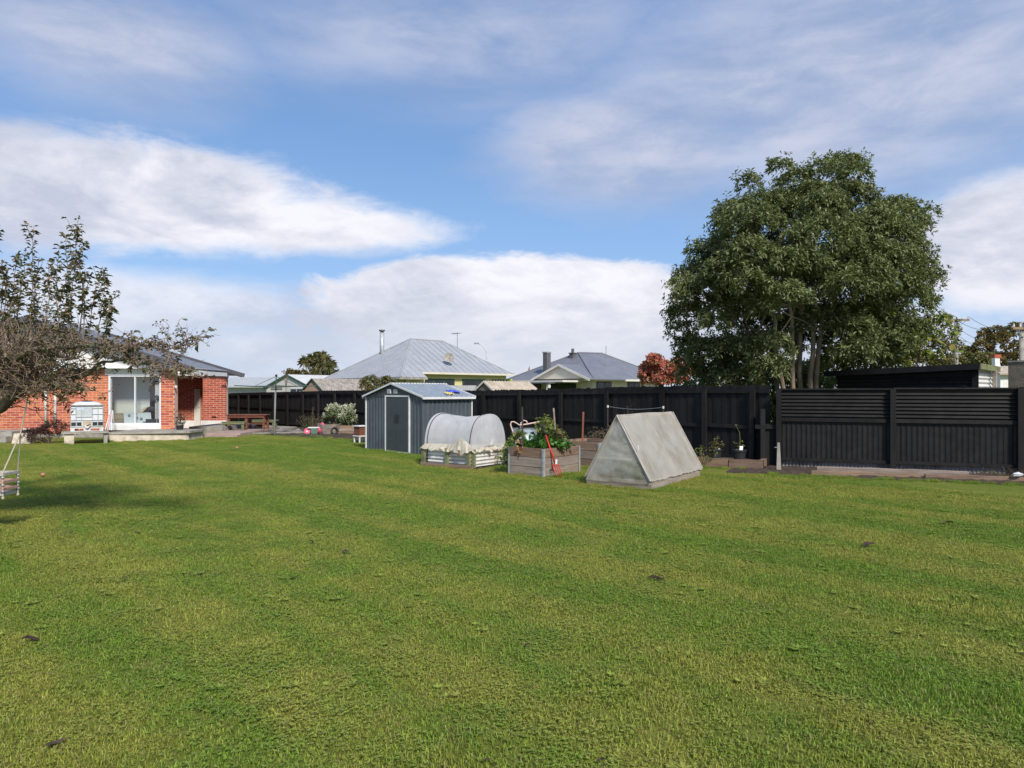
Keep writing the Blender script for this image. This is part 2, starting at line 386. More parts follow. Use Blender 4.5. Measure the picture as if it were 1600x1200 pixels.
mk_leaf('leaf_autumn', (.20, .12, .055), (.27, .19, .075), (.13, .15, .05), .35, .7, .6, .3, .6)
mk_leaf('leaf_shrub', (.14, .15, .055), (.23, .23, .09), (.22, .13, .07), .3, .6)
mk_leaf('leaf_flower_shrub', (.10, .16, .06), (.18, .24, .10), None, .3, .5)
mk_leaf('petal', (.66, .66, .52), (.78, .77, .66), (.5, .56, .36), .3, .7)
mk_leaf('leaf_purple', (.050, .020, .022), (.10, .042, .040), (.12, .085, .06), .2, .7, 2, .3, .8)
mk_leaf('leaf_veg', (.055, .16, .025), (.12, .26, .05), None, .35, .4, 3)
mk_leaf('leaf_yellowgreen', (.16, .22, .045), (.30, .36, .10), (.42, .28, .12), .4, .5, 3, .4, .86)
mk_leaf('leaf_dry', (.13, .10, .065), (.19, .15, .10), None, .2, .8)
mk_leaf('leaf_dark', (.030, .045, .020), (.06, .08, .035), None, .2, .6)
mk_leaf('leaf_cabbage', (.13, .15, .05), (.21, .22, .085), (.25, .19, .10), .25, .5, 1, .3, .7)
mk_leaf('leaf_orange', (.50, .24, .10), (.58, .34, .16), None, .35, .6)

def mk_lawn(name, blade):
    """lawn: lush and worn patches, faint bands for mowing runs and painted-in soft shadows; blade=True is the grass itself, False the thatch below it"""
    m = bpy.data.materials.new(name); m.use_nodes = True; t = NT(m.node_tree); b = t.n['Principled BSDF']; o = t.n['Material Output']
    g = t.new('ShaderNodeNewGeometry'); p = g.outputs['Position']
    n1 = t.noise(p, .55, 5, .6, .4); n2 = t.noise(p, 1.9, 5, .65, .3); n3 = t.noise(p, 6.0, 4, .6)
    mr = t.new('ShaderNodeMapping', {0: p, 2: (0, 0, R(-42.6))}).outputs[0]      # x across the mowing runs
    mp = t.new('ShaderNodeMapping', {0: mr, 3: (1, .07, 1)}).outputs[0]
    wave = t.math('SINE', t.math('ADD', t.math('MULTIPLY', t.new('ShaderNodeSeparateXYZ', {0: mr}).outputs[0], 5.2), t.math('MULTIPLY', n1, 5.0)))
    band = t.noise(mp, 1.15, 3, .5, .25)  # mowing streaks, doubling as soft shadow bands put into the grass colour
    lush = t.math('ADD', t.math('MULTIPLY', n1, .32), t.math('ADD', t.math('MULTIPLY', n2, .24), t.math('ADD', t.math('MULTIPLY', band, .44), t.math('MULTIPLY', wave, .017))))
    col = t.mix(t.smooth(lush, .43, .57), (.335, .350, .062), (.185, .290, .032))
    dry = t.math('MULTIPLY', t.smooth(t.math('ADD', t.math('MULTIPLY', n2, .6), t.math('MULTIPLY', n3, .4)), .52, .66), t.smooth(n1, .42, .58))
    col = t.mix(t.math('MULTIPLY', dry, .45), col, (.36, .285, .11))
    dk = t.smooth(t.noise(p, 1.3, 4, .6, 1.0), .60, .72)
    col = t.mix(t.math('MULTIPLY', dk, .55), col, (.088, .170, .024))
    n4 = t.noise(p, 11.0, 3, .6, .5)
    col = t.mix(t.smooth(n4, .50, .70, 0, .38), col, (.12, .215, .028)); col = t.mix(t.smooth(n4, .48, .30, 0, .40), col, (.34, .30, .085))
    if blade:
        ri = g.outputs['Random Per Island']
        col = t.new('ShaderNodeHueSaturation', {0: t.math('ADD', .485, t.math('MULTIPLY', ri, .03)), 1: 1.0, 2: t.math('ADD', .62, t.math('MULTIPLY', ri, .76)), 4: col}).outputs[0]
        straw = t.math('GREATER_THAN', t.math('FRACT', t.math('MULTIPLY', ri, 9.7)), .92)
        col = t.mix(t.math('MULTIPLY', straw, .7), col, (.34, .28, .14))
        t.l.new(col, b.inputs['Base Color']); b.inputs['Roughness'].default_value = .55; b.inputs['Specular IOR Level'].default_value = .3
        tr = t.new('ShaderNodeBsdfTranslucent', {0: col})
        ms = t.new('ShaderNodeMixShader', {0: .35, 1: b.outputs[0], 2: tr.outputs[0]}); t.l.new(ms.outputs[0], o.inputs[0])
    else:
        col = t.mix(.5, col, (.06, .055, .02)); t.l.new(col, b.inputs['Base Color']); b.inputs['Roughness'].default_value = .95
        b.inputs['Specular IOR Level'].default_value = .1
        bp = t.new('ShaderNodeBump', {'Strength': .8, 'Distance': .03, 'Height': t.noise(p, 45, 5, .7)}); t.l.new(bp.outputs[0], b.inputs['Normal'])
    MATS[name] = m
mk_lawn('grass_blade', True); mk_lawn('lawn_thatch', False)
M = MATS

# ------------------------------------------------------------------ foliage helpers
rng = np.random.default_rng(7); random.seed(7)
def unit(v): return v/np.maximum(np.linalg.norm(v, axis=-1, keepdims=True), 1e-9)
def leaves(name, pos, dirs, length, width, mat, parent, fold=.25, droop=.15, seed=0):
    """diamond leaves folded along the midrib: pos (N,3) stalk ends, dirs (N,3) pointing directions"""
    g = np.random.default_rng(seed); N = len(pos); pos = np.asarray(pos, float); d = unit(np.asarray(dirs, float))
    L = length*g.uniform(.65, 1.25, (N, 1)); W = width*g.uniform(.7, 1.2, (N, 1))
    up = np.tile([0, 0, 1.0], (N, 1))+g.normal(0, .45, (N, 3)); s = unit(np.cross(d, up)); n = np.cross(s, d)
    tip = pos+d*L-np.array([0, 0, 1.0])*droop*L; mid = pos+d*L*.5
    v = np.stack([pos, mid+s*W/2+n*W*fold, tip, mid-s*W/2+n*W*fold], 1).reshape(-1, 3)
    b = np.arange(N)[:, None]*4
    f = np.concatenate([b+[0, 1, 2], b+[0, 2, 3]], 1).reshape(-1, 3)
    return link(name, np_mesh(name, v, f, mat), parent)
def whorls(centres, axes, n, spread=.9, jit=.02, seed=0):
    """n leaves round every shoot tip"""
    g = np.random.default_rng(seed); C = np.repeat(np.asarray(centres, float), n, 0); A = np.repeat(unit(np.asarray(axes, float)), n, 0)
    r = unit(g.normal(0, 1, C.shape)); r = r-A*(r*A).sum(1, keepdims=True)
    return C+g.normal(0, jit, C.shape), unit(A*g.uniform(.15, .8, (len(C), 1))+unit(r)*spread)
def lobes_shoots(lobes, per, g, squash=.85, shell=(.72, 1.05)):
    """shoot tips over the skins of many overlapping lobes, skipping those buried inside other lobes"""
    P, A = [], []
    for (c, r) in lobes:
        d = unit(g.normal(0, 1, (int(per*r*r), 3))); d[:, 2] = np.where(d[:, 2] < -.35, -d[:, 2], d[:, 2])
        q = np.array(c)+d*r*g.uniform(*shell, (len(d), 1))*np.array([1, 1, squash]); P.append(q); A.append(d+np.array([0, 0, .35]))
    P, A = np.concatenate(P), np.concatenate(A)
    keep = np.ones(len(P), bool)
    for (c, r) in lobes:
        keep &= ~(np.linalg.norm((P-np.array(c))/np.array([1, 1, squash]), axis=1) < r*.66)
    return P[keep], A[keep]
def wander(a, b, n, amp, g, sag=0.0):
    a, b = np.array(a, float), np.array(b, float); t = np.linspace(0, 1, n)[:, None]
    off = np.cumsum(g.normal(0, 1, (n, 3)), 0); off -= off[0]+(off[-1]-off[0])*t
    return a+(b-a)*t+off*amp+np.array([0, 0, -1.0])*sag*np.sin(np.pi*t)

def fluffy_tree(name, label, cat, base, height, rx, rz, cz, leafmat, barkmat, leaf=(.1, .06), per=130, nl=7, lobes_n=14, lobe_r=.45, trunk_r=.09, group=None, seed=1, stems=5, gaps=0.0, ry=None):
    """small tree or shrub with trunk, limbs and a crown of many lobes"""
    g = np.random.default_rng(seed); root = thing(name, label, cat, base, 0, group); ry = ry or rx
    lb = []
    for i in range(lobes_n):
        d = unit(g.normal(0, 1, 3)); d[2] = max(d[2], -.55); k = g.uniform(.55, .85)
        lb.append(((d[0]*rx*k, d[1]*ry*k, cz+d[2]*rz*k), lobe_r*min(rx, rz)*g.uniform(.7, 1.25)))
    mb = MB()
    fork = max(.1, cz-rz*.9)
    mb.tube(wander((0, 0, -.05), (0, 0, fork), 5, .02, g), np.linspace(trunk_r, trunk_r*.75, 5), 8)
    for (c, r) in lb[:max(stems, lobes_n*2//3)]:
        mb.tube(wander((0, 0, fork*.8), c, 6, trunk_r*.5, g), np.linspace(trunk_r*.6, trunk_r*.1, 6), 6)
    mb.build('trunk', M[barkmat], root, smooth=True)
    P, A = lobes_shoots(lb, per/(lobe_r*min(rx, rz))**2, g)
    if gaps: P, A = (lambda k: (P[k], A[k]))(g.random(len(P)) > gaps)
    p, d = whorls(P, A, nl, .9, leaf[0]*.25, seed)
    leaves('crown', p, d, leaf[0], leaf[1], M[leafmat], root, seed=seed)
    return root

# ================================================================== THE SETTING
mb = MB(); mb.add([(-400, -60, -.012), (400, -60, -.012), (400, 900, -.012), (-400, 900, -.012)], [(0, 1, 2, 3)])
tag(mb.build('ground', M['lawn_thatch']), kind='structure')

# fences: A (palings) runs back to the left at about 47 degrees, B (corrugated iron) to the right
FA0 = np.array([5.77, 16.8]); FAD = np.array([-.6765, .7364]); FAN = np.array([-.7364, -.6765])
FB0 = np.array([6.18, 16.3]); FBD = np.array([.9285, -.3714])
def in_rect(x, y, o, rz, w, d, m=.03):
    c, s = math.cos(rz), math.sin(rz); dx, dy = x-o[0], y-o[1]
    u, v = dx*c+dy*s, -dx*s+dy*c
    return (u > -m) & (u < w+m) & (v > -m) & (v < d+m)
SHED = ((-4.43, 21.36), R(-45), 2.77, 1.82)
TUN = ((-2.07, 16.91), R(-36.87), 1.45, 1.2)
PL1 = ((-.07, 14.98), R(-41.3), .95, 1.25)
PL2 = ((1.06, 16.93), R(-41.3), 1.25, 1.25)
AFR = ((1.40, 13.24), R(-34.8), 1.3, 2.5)

def flat(name, poly, z, mat, kind='structure', z0=-.05):
    return tag(MB().prism(poly, z0, z).build(name, mat), kind=kind)
# bare soil along the fences and under the beds
def soil_sheet(name, outline, n=60, seed=0):
    g = np.random.default_rng(seed); mbx = MB()
    # strip between two polylines, bumpy
    (a0, a1), (b0, b1) = outline
    a0, a1, b0, b1 = map(lambda q: np.array(q, float), (a0, a1, b0, b1))
    wob = np.cumsum(g.normal(0, .035, n+1)); wob -= np.linspace(wob[0], wob[-1], n+1)
    H = g.random((n+1, 9))
    def fn(u, v):
        i = int(round(u*n)); j = int(round(v*8)); A = a0+(a1-a0)*u; B = b0+(b1-b0)*u
        A = A+(A-B)/max(np.linalg.norm(A-B), .01)*wob[i]
        q = A+(B-A)*v; h = -.005 if j in (0,) else .006+.045*H[i, j]
        return (q[0], q[1], h)
    return tag(mbx.grid(fn, n, 8).build(name, M['soil'], smooth=True), kind='structure')
soil_sheet('soil_bed', (((4.6, 15.25), (13.2, 11.95)), ((5.7, 16.9), (13.5, 13.3))), 90, 3)
soil_sheet('soil_bed', (((-11.2, 29.6), (-3.8, 23.2)), ((-10.6, 34.2), (-2.9, 26.1))), 80, 5)
def ring_soil(rect, m, seed):
    o, rz, w, d = rect; g = np.random.default_rng(seed); n = 48; c, s = math.cos(rz), math.sin(rz); pts = []
    for i in range(n):
        t = 2*math.pi*i/n; u, v = math.cos(t), math.sin(t); k = 1/max(abs(u), abs(v))
        lx = w/2+u*k*w/2+u*m*g.uniform(.2, 1.2); ly = d/2+v*k*d/2+v*m*g.uniform(.2, 1.2)
        pts.append((o[0]+lx*c-ly*s, o[1]+lx*s+ly*c))
    flat('soil_patch', pts, .004, M['soil'])
ring_soil(TUN, .22, 1); ring_soil(SHED, .12, 2); ring_soil(PL1, .06, 3)
# paved patio behind the lawn beside the house, with its low concrete kerb
flat('patio', [(-12.4, 28.9), (-8.6, 29.3), (-10.6, 34.6), (-18.0, 39.0), (-18.0, 32.4), (-12.4, 32.4)], .03, M['concrete'])
flat('patio_kerb', [(-12.3, 28.75), (-8.5, 29.15), (-8.55, 29.27), (-12.35, 28.87)], .07, M['concrete'])

# grass: tufts of blades scattered over the lawn with geometry nodes
def lawn_mask(x, y):
    ok = ((np.stack([x, y], -1)-FA0)@FAN) > 1.35
    e0, e1 = np.array([5.4, 14.85]), np.array([9.66, 13.3]); d = e1-e0
    nrm = np.array([d[1], -d[0]])/np.hypot(*d)
    right = ((np.stack([x, y], -1)-e0)@nrm) > 0
    ok &= np.where(x > 4.2, right, True)
    ok &= ~((x < -11.6) & (y > 24.35+np.clip((x+14.2)*.42, 0, 1.1)))
    ok &= ~((x < -13.7) & (y > 23.3))
    ok &= ~((x > -12.4) & (x < -8.5) & (y > 28.75+.105*(x+12.3)))
    ok &= ~((x <= -8.5) & (y > 28.3)) | (x > -8.5)
    for r_ in (SHED, TUN, PL1, PL2, AFR): ok &= ~in_rect(x, y, *r_, m=.17 if r_ is TUN else .03)
    return ok
def blade_patch(name, n, size, hmin, hmax, seed, clover=0):
    g = np.random.default_rng(seed); p = np.zeros((n, 3)); p[:, :2] = g.uniform(-size/2, size/2, (n, 2))
    h = g.uniform(hmin, hmax, (n, 1))*(.7+.6*g.random((n, 1))); a = g.uniform(0, 2*np.pi, n)
    lean = g.uniform(.1, 1.15, (n, 1)); dv = np.stack([np.cos(a), np.sin(a), np.zeros(n)], 1)
    b = g.uniform(0, 2*np.pi, n); s = np.stack([np.cos(b), np.sin(b), np.zeros(n)], 1)*g.uniform(.0016, .0034, (n, 1))
    m = p+dv*h*lean*.30+np.array([0, 0, 1])*h*.6; tp = p+dv*h*lean*.95+np.array([0, 0, 1])*h*(1.05-.45*lean)
    v = np.stack([p-s, p+s, m+s*.8, m-s*.8, tp], 1).reshape(-1, 3); k = np.arange(n)[:, None]*5
    f = np.concatenate([k+[0, 1, 2], k+[0, 2, 3], k+[3, 2, 4]], 1).reshape(-1, 3)
    if clover:
        c = np.zeros((clover, 3)); c[:, :2] = g.uniform(-size/2, size/2, (clover, 2)); c[:, 2] = g.uniform(.012, .034, clover)
        vs, fs = [v], [f]; off = len(v)
        for q in range(3):
            t = g.uniform(0, .5, clover)+q*2.094; d3 = np.stack([np.cos(t), np.sin(t), g.uniform(-.1, .35, clover)], 1)*.011
            sd = np.stack([-np.sin(t), np.cos(t), g.uniform(-.2, .2, clover)], 1)*.006
            vv = np.stack([c, c+d3*.6+sd, c+d3, c+d3*.6-sd], 1).reshape(-1, 3); kk = np.arange(clover)[:, None]*4+off
            vs.append(vv); fs.append(np.concatenate([kk+[0, 1, 2], kk+[0, 2, 3]], 1).reshape(-1, 3)); off += len(vv)
        v, f = np.concatenate(vs), np.concatenate(fs)
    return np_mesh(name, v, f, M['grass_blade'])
def weed_patch():
    """a patch of grass with a few flat broad-leaved weeds in it"""
    g = np.random.default_rng(3); vs, fs = [], []; off = 0
    for _ in range(3):
        c = np.array([*g.uniform(-.12, .12, 2), .016])
        for q in range(9):
            t = q*.7+g.uniform(-.2, .2); d = np.array([math.cos(t), math.sin(t), g.uniform(.05, .5)])*g.uniform(.025, .05); sd = np.array([-math.sin(t), math.cos(t), 0])*.008
            vs += [c, c+d*.55+sd, c+d, c+d*.55-sd]; fs += [(off, off+1, off+2), (off, off+2, off+3)]; off += 4
    me0 = blade_patch('grass_tuft', 480, .38, .014, .03, 77, 30); n = len(me0.vertices); v = np.empty(n*3, np.float32); me0.vertices.foreach_get('co', v)
    f = np.empty(len(me0.polygons)*3, np.int32); me0.loops.foreach_get('vertex_index', f); bpy.data.meshes.remove(me0)
    return np_mesh('grass_tuft', np.concatenate([v.reshape(-1, 3), np.array(vs)]), np.concatenate([f.reshape(-1, 3), np.array(fs)+n]), M['grass_blade'])
def build_grass():
    tufts = bpy.data.collections.new('tuft_shapes')
    kinds = [(560, .015, .032, 0), (540, .013, .028, 40), (560, .017, .040, 0), (520, .013, .027, 130), (540, .014, .030, 15)]
    for i in range(12):
        n, h0, h1, cl = kinds[i % 5]
        me = blade_patch('grass_tuft', n, .38, h0, h1, 20+i, cl) if i < 11 else weed_patch()
        tufts.objects.link(bpy.data.objects.new('grass_tuft', me))
    g = np.random.default_rng(11); st = .225
    xs, ys = np.meshgrid(np.arange(-24, 19, st), np.arange(1.6, 30.5, st)); x, y = xs.ravel(), ys.ravel()
    x = x+g.uniform(-.09, .09, x.shape); y = y+g.uniform(-.09, .09, y.shape)
    k = (np.abs(x) < .80*y+1.6) & lawn_mask(x, y); x, y = x[k], y[k]; tall = np.ones(len(x))*g.choice([.8, 1.0, 1.0, 1.25], len(x))
    # longer grass left by the mower along edges
    ex, ey = [], []
    for (o_, rz, w, d) in (PL1, PL2, AFR, SHED):
        for u, v in [(t, -.06) for t in np.arange(-.05, w+.05, .16)]+[(w+.06, t) for t in np.arange(-.05, d+.05, .16)]+[(-.06, t) for t in np.arange(-.05, d+.05, .2)]:
            c_, s_ = math.cos(rz), math.sin(rz); uu, vv = u+g.normal(0, .02), v+g.normal(0, .02); ex.append(o_[0]+uu*c_-vv*s_); ey.append(o_[1]+uu*s_+vv*c_)
    for a_, b_ in (((5.4, 14.8), (9.66, 13.25)), ((9.66, 13.25), (12.5, 12.2)), ((-14.2, 24.35), (-11.8, 25.45)), ((-12.3, 28.65), (-8.6, 29.05)), ((4.4, 16.3), (5.6, 15.6)), ((-20, 23.15), (-14.2, 23.2)), ((-8.3, 28.1), (-4.6, 24.0))):
        m_ = int(math.dist(a_, b_)/.14)
        for t in np.linspace(0, 1, m_): ex.append(a_[0]+(b_[0]-a_[0])*t+g.normal(0, .07)); ey.append(a_[1]+(b_[1]-a_[1])*t+g.normal(0, .07))
    x = np.concatenate([x, ex]); y = np.concatenate([y, ey]); tall = np.concatenate([tall, g.uniform(1.3, 2.6, len(ex))])
    me = bpy.data.meshes.new('grass'); me.vertices.add(len(x))
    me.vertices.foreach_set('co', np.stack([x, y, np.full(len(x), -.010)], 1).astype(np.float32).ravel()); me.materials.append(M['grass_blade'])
    at = me.attributes.new('tall', 'FLOAT_VECTOR', 'POINT'); at.data.foreach_set('vector', np.stack([np.where(tall > 1.28, .55, 1.0), np.where(tall > 1.28, .55, 1.0), tall], 1).astype(np.float32).ravel())
    o = link('grass', me); tag(o, 'mown green lawn grass with clover and worn straw-coloured patches', 'grass', kind='stuff')
    ng = bpy.data.node_groups.new('scatter_grass', 'GeometryNodeTree')
    ng.interface.new_socket('Geometry', in_out='INPUT', socket_type='NodeSocketGeometry'); ng.interface.new_socket('Geometry', in_out='OUTPUT', socket_type='NodeSocketGeometry')
    N = ng.nodes; L = ng.links
    gi, go = N.new('NodeGroupInput'), N.new('NodeGroupOutput')
    ci = N.new('GeometryNodeCollectionInfo'); ci.inputs['Collection'].default_value = tufts
    ci.inputs['Separate Children'].default_value = True; ci.inputs['Reset Children'].default_value = True
    ip = N.new('GeometryNodeInstanceOnPoints'); ip.inputs['Pick Instance'].default_value = True
    ri = N.new('FunctionNodeRandomValue'); ri.data_type = 'INT'; ri.inputs[4].default_value = 0; ri.inputs[5].default_value = 11
    rr = N.new('FunctionNodeRandomValue'); rr.data_type = 'FLOAT_VECTOR'; rr.inputs[0].default_value = (0, 0, 0); rr.inputs[1].default_value = (0, 0, 6.283)
    rs = N.new('FunctionNodeRandomValue'); rs.data_type = 'FLOAT_VECTOR'; rs.inputs[0].default_value = (.95, .95, .65); rs.inputs[1].default_value = (1.15, 1.15, 1.15); rs.inputs['Seed'].default_value = 5
    L.new(gi.outputs[0], ip.inputs['Points']); L.new(ci.outputs[0], ip.inputs['Instance']); L.new(ri.outputs[2], ip.inputs['Instance Index'])
    L.new(rr.outputs[0], ip.inputs['Rotation']); na = N.new('GeometryNodeInputNamedAttribute'); na.data_type = 'FLOAT_VECTOR'; na.inputs[0].default_value = 'tall'
    vm = N.new('ShaderNodeVectorMath'); vm.operation = 'MULTIPLY'; L.new(rs.outputs[0], vm.inputs[0]); L.new(na.outputs[0], vm.inputs[1]); L.new(vm.outputs[0], ip.inputs['Scale']); L.new(ip.outputs[0], go.inputs[0])
    md = o.modifiers.new('scatter', 'NODES'); md.node_group = ng
build_grass()

# ------------------------------------------------------------------ paling fence
def paling_fence():
    rz = math.atan2(-FAD[1], -FAD[0])             # local x from the far end towards the near end, local -y faces the lawn
    Ltot = 35.6
    o = FA0+FAD*35.2
    root = thing('paling_fence', 'long black timber paling fence with posts and rails behind the garden beds', 'fence', (o[0], o[1], 0), rz)
    def top(s): return float(np.interp(s, [0, 8, 16, 26, 33, 35.2], [1.62, 1.70, 1.78, 1.80, 1.90, 1.90]))   # s from far end
    g = np.random.default_rng(4)
    pal = [MB().box(0, w, 0, .008, 0, 1).mesh('paling', M['fence_black']) for w in (.138, .141, .144)]
    pitch = .1235; n = int(Ltot/pitch)
    n0 = max(0, n-298)
    for i in range(n0, n):
        s = i*pitch
        p = link('paling', pal[i % 3], root, (s+g.uniform(-.004, .004), .02+.011*(i % 2)+g.uniform(-.001, .001), .03+g.uniform(-.015, .015)), (0, g.normal(0, .0008), 0))
        p.scale = (1, 1, top(s)-.03+g.normal(0, .007))
    if n0:
        m2 = MB()
        for i in range(n0): m2.box(i*pitch, i*pitch+.132, .02+.021*(i % 2), .039+.021*(i % 2), .03, top(i*pitch))
        tag(m2.build('far_palings', M['fence_black'], root), kind='stuff')
    def at_px(px):
        k = (px-800)/FPX; return (FA0[0]-k*FA0[1])/(-FAD[0]+k*FAD[1])
    posts = [35.2-at_px(p) for p in (357, 374, 390, 408, 429, 451, 475, 499, 525, 556, 588, 624, 664, 708, 757, 813.6, 878.4, 949.6, 1037.5, 1103, 1177)]
    for s in posts:
        MB().box(-.06, .06, -.105, -.030, 0, top(s)-.10).build('post', M['fence_black'], root, (s, 0, 0), (0, g.normal(0, .006), 0))
    ps = [0.0]+posts+[Ltot]
    for a, b in zip(ps[:-1], ps[1:]):
        if b-a < .3: continue
        za, zb = top(a), top(b)
        MB().beam((a, -.004, za-.14), (b, -.004, zb-.14), .045, .085).build('top_rail', M['fence_black'], root)
        MB().beam((a, -.004, .91), (b, -.004, .90), .045, .085).build('middle_rail', M['fence_black'], root)
        MB().beam((a, -.004, .16), (b, -.004, .16), .045, .085).build('bottom_rail', M['fence_black'], root)
    # horizontal cap strip on the far bays
    m3 = MB()
    for s0 in range(0, 17, 1): m3.beam((s0, -.045, top(s0)-.04), (s0+1, -.045, top(s0+1)-.04), .03, .13)
    m3.build('cap_board', M['fence_black'], root)
    return root
paling_fence()

# ------------------------------------------------------------------ corrugated iron fence
def iron_fence():
    rz = math.atan2(FBD[1], FBD[0])
    root = thing('corrugated_iron_fence', 'black corrugated iron fence with lying ribs above and standing ribs below', 'fence', (FB0[0], FB0[1], 0), rz)
    posts = [0.0, 2.33, 4.66, 6.99, 9.3]
    for i, s in enumerate(posts):
        MB().box(s-.055, s+.055, -.12, -.035, 0, 1.80+.01*i).build('post', M['fence_black'], root)
    for i in range(4):
        a, b = posts[i]+.03, posts[i+1]-.03; w = b-a; zt = 1.79+.012*i
        corrugated(w, zt-1.13, .082, .016, False, 8).build('lying_sheet', M['fence_black_iron'], root, (a, .01, 1.13), smooth=True)
        corrugated(w, .95, .105, .012, True, 8, trap=True).build('standing_sheet', M['fence_black_iron'], root, (a, .02, .18))
        MB().box(a-.02, b+.02, -.035, -.002, 1.07, 1.145).build('middle_rail', M['fence_black'], root)
        MB().box(a-.02, b+.02, -.035, .05, zt, zt+.035).build('top_cap', M['fence_black'], root)
        MB().box(a-.02, b+.02, -.030, -.002, .17, .235).build('bottom_rail', M['fence_black'], root)
        corrugated(w, .26, .076, .010, True, 8).build('bare_iron_strip', M['old_zinc'], root, (a, .062, 0), smooth=True)
    # narrow gap filler between the two fences: a short board and a stub post
    MB().box(-.40, -.30, -.02, .06, 0, 1.35).build('stub_post', M['fence_black'], root)
    MB().beam((-.52, .0, .93), (-.02, .0, .93), .045, .09).build('gap_rail', M['fence_black'], root)
    for x, w, h in ((-.30, .09, 1.0), (-.20, .09, 1.05), (-.11, .09, .95)):
        MB().box(x, x+w, .03, .05, .03, h).build('gap_paling', M['fence_black'], root)
    return root
iron_fence()

# timber edging in front of the iron fence
def log(name, label, a, b, w, h, mat, group):
    a, b = np.array(a), np.array(b); rz = math.atan2(b[1]-a[1], b[0]-a[0]); L = np.hypot(*(b-a)); g = np.random.default_rng(int(L*100))
    mb = MB(); n = 14; W = g.normal(0, .006, (n+1, 2))
    sec = [(-w/2, 0), (w/2, 0), (w/2*.96, h*.93), (w*.36, h), (-w*.36, h), (-w/2*.96, h*.93)]
    for i in range(n+1):
        for (yy, zz) in sec: mb.v.append((L*i/n, yy+W[i, 0], zz+(W[i, 1] if zz > 0 else 0)))
    for i in range(n):
        for j in range(6): k = i*6; j2 = (j+1) % 6; mb.f.append((k+j, k+j2, k+6+j2, k+6+j))
    mb.f.append(tuple(range(6))[::-1]); mb.f.append(tuple(n*6+j for j in range(6)))
    o = mb.build(name, M[mat], None, (a[0], a[1], .0), (0, 0, rz)); return tag(o, label, 'timber', group)
log('edging_timber', 'grey weathered timber edging lying along the foot of the iron fence', (6.6, 15.25), (9.3, 14.35), .12, .13, 'timber_grey', None)
log('edging_timber', 'long brown timber edging at the lawn side of the soil by the iron fence', (8.3, 14.15), (13.0, 12.45), .11, .10, 'timber_brown', None)
log('edging_timber', 'short split brown timber lying on the soil beside the concrete stub', (6.3, 14.82), (8.25, 14.22), .10, .09, 'timber_brown', None)
# concrete stub post leaning at the joint of the fences
st = thing('concrete_stub', 'tapered grey concrete stub post standing where the two fences meet', 'post', (SX(1217, 15.6), 15.6, 0), R(-20))
MB().add([(-.055,-.05,-.1),(.055,-.05,-.1),(.055,.05,-.1),(-.055,.05,-.1),(-.03,-.035,.62),(.02,-.035,.62),(.02,.035,.62),(-.03,.035,.62)],
         [(0,3,2,1),(4,5,6,7),(0,1,5,4),(1,2,6,5),(2,3,7,6),(3,0,4,7)]).build('shaft', M['concrete'], st)
MB().tube([(-.03, -.03, .52), (-.09, -.03, .515)], .010, 6).build('bolt', M['grey_metal'], st)
# crumpled white litter
def crumple(r, seed, n=9):
    g = np.random.default_rng(seed); mb = MB()
    k = g.uniform(.55, 1.1, (n+1, n+1)); k[-1] = k[0]
    def fn(u, v):
        a, e = 2*math.pi*u, math.pi*(v-.5); q = k[int(round(u*n)), int(round(v*n))]
        return (r*1.5*q*math.cos(a)*math.cos(e), r*q*math.sin(a)*math.cos(e), r*.5+r*.6*q*math.sin(e))
    return mb.grid(fn, n, n)
tag(crumple(.075, 5).build('plastic_litter', M['litter'], None, (SX(1591, 13.55), 13.55, .12)), 'crumpled white plastic litter on the timber edging by the iron fence', 'litter')

# ------------------------------------------------------------------ sleeper bed with pots along the paling fence
def sleeper_bed():
    root = thing('sleeper_bed', 'low raised bed of brown timber sleepers along the paling fence', 'garden bed', (4.45, 16.55, 0), math.atan2(-.65, 1.19))
    g = np.random.default_rng(2)
    for a, b, h in ((-2.6, -.9, .19), (-.88, .62, .20), (.64, 1.36, .20)):
        MB().box(a, b, -.05, .05, 0, h).build('sleeper', M['timber_brown'], root, (0, g.normal(0, .006), 0))
    MB().box(1.27, 1.37, .055, .9, 0, .19).build('sleeper', M['timber_brown'], root)
    hh = g.random((24, 10))*.03
    MB().grid(lambda u, v: (-2.6+3.85*u, .05+.85*v, .13+hh[int(round(u*23)), int(round(v*9))]), 23, 9).build('soil', M['soil'], root, smooth=True)
sleeper_bed()
def pot(label, X, Y, r, h, plant):
    root = thing('plant_pot', label, 'plant pot', (X, Y, .155), 0, None)
    MB().lathe([(.0, 0), (r*.72, 0), (r*.93, h*.82), (r*.93, h*.84), (r*1.03, h*.84), (r*1.03, h), (r*.95, h), (r*.9, h*.88), (0, h*.88)], 24).build('pot', M['dark_plastic'], root, smooth=False)
    MB().lathe([(r*.88, h*.885), (.02, h*.90)], 16).build('potting_soil', M['soil'], root)
    plant(root, h*.88)
    return root
def plant_a(root, z):
    g = np.random.default_rng(3); P = g.normal(0, 1, (60, 3))*[.05, .05, .08]+[.02, 0, z+.12]
    p, d = whorls(P, P-[0, 0, z], 4, .9, .01, 3); leaves('foliage', p, d, .06, .022, M['leaf_shrub'], root, seed=4)
    MB().tube([(0, 0, z), (.02, 0, z+.2)], .006, 6).build('stem', M['twig'], root)
    tag(MB().lathe([(0, 0), (.028, .01), (.03, .03), (0, .05)], 10, (.05, -.1, z+.01)).build('pale_stone', M['wood_rail'], root, smooth=True))
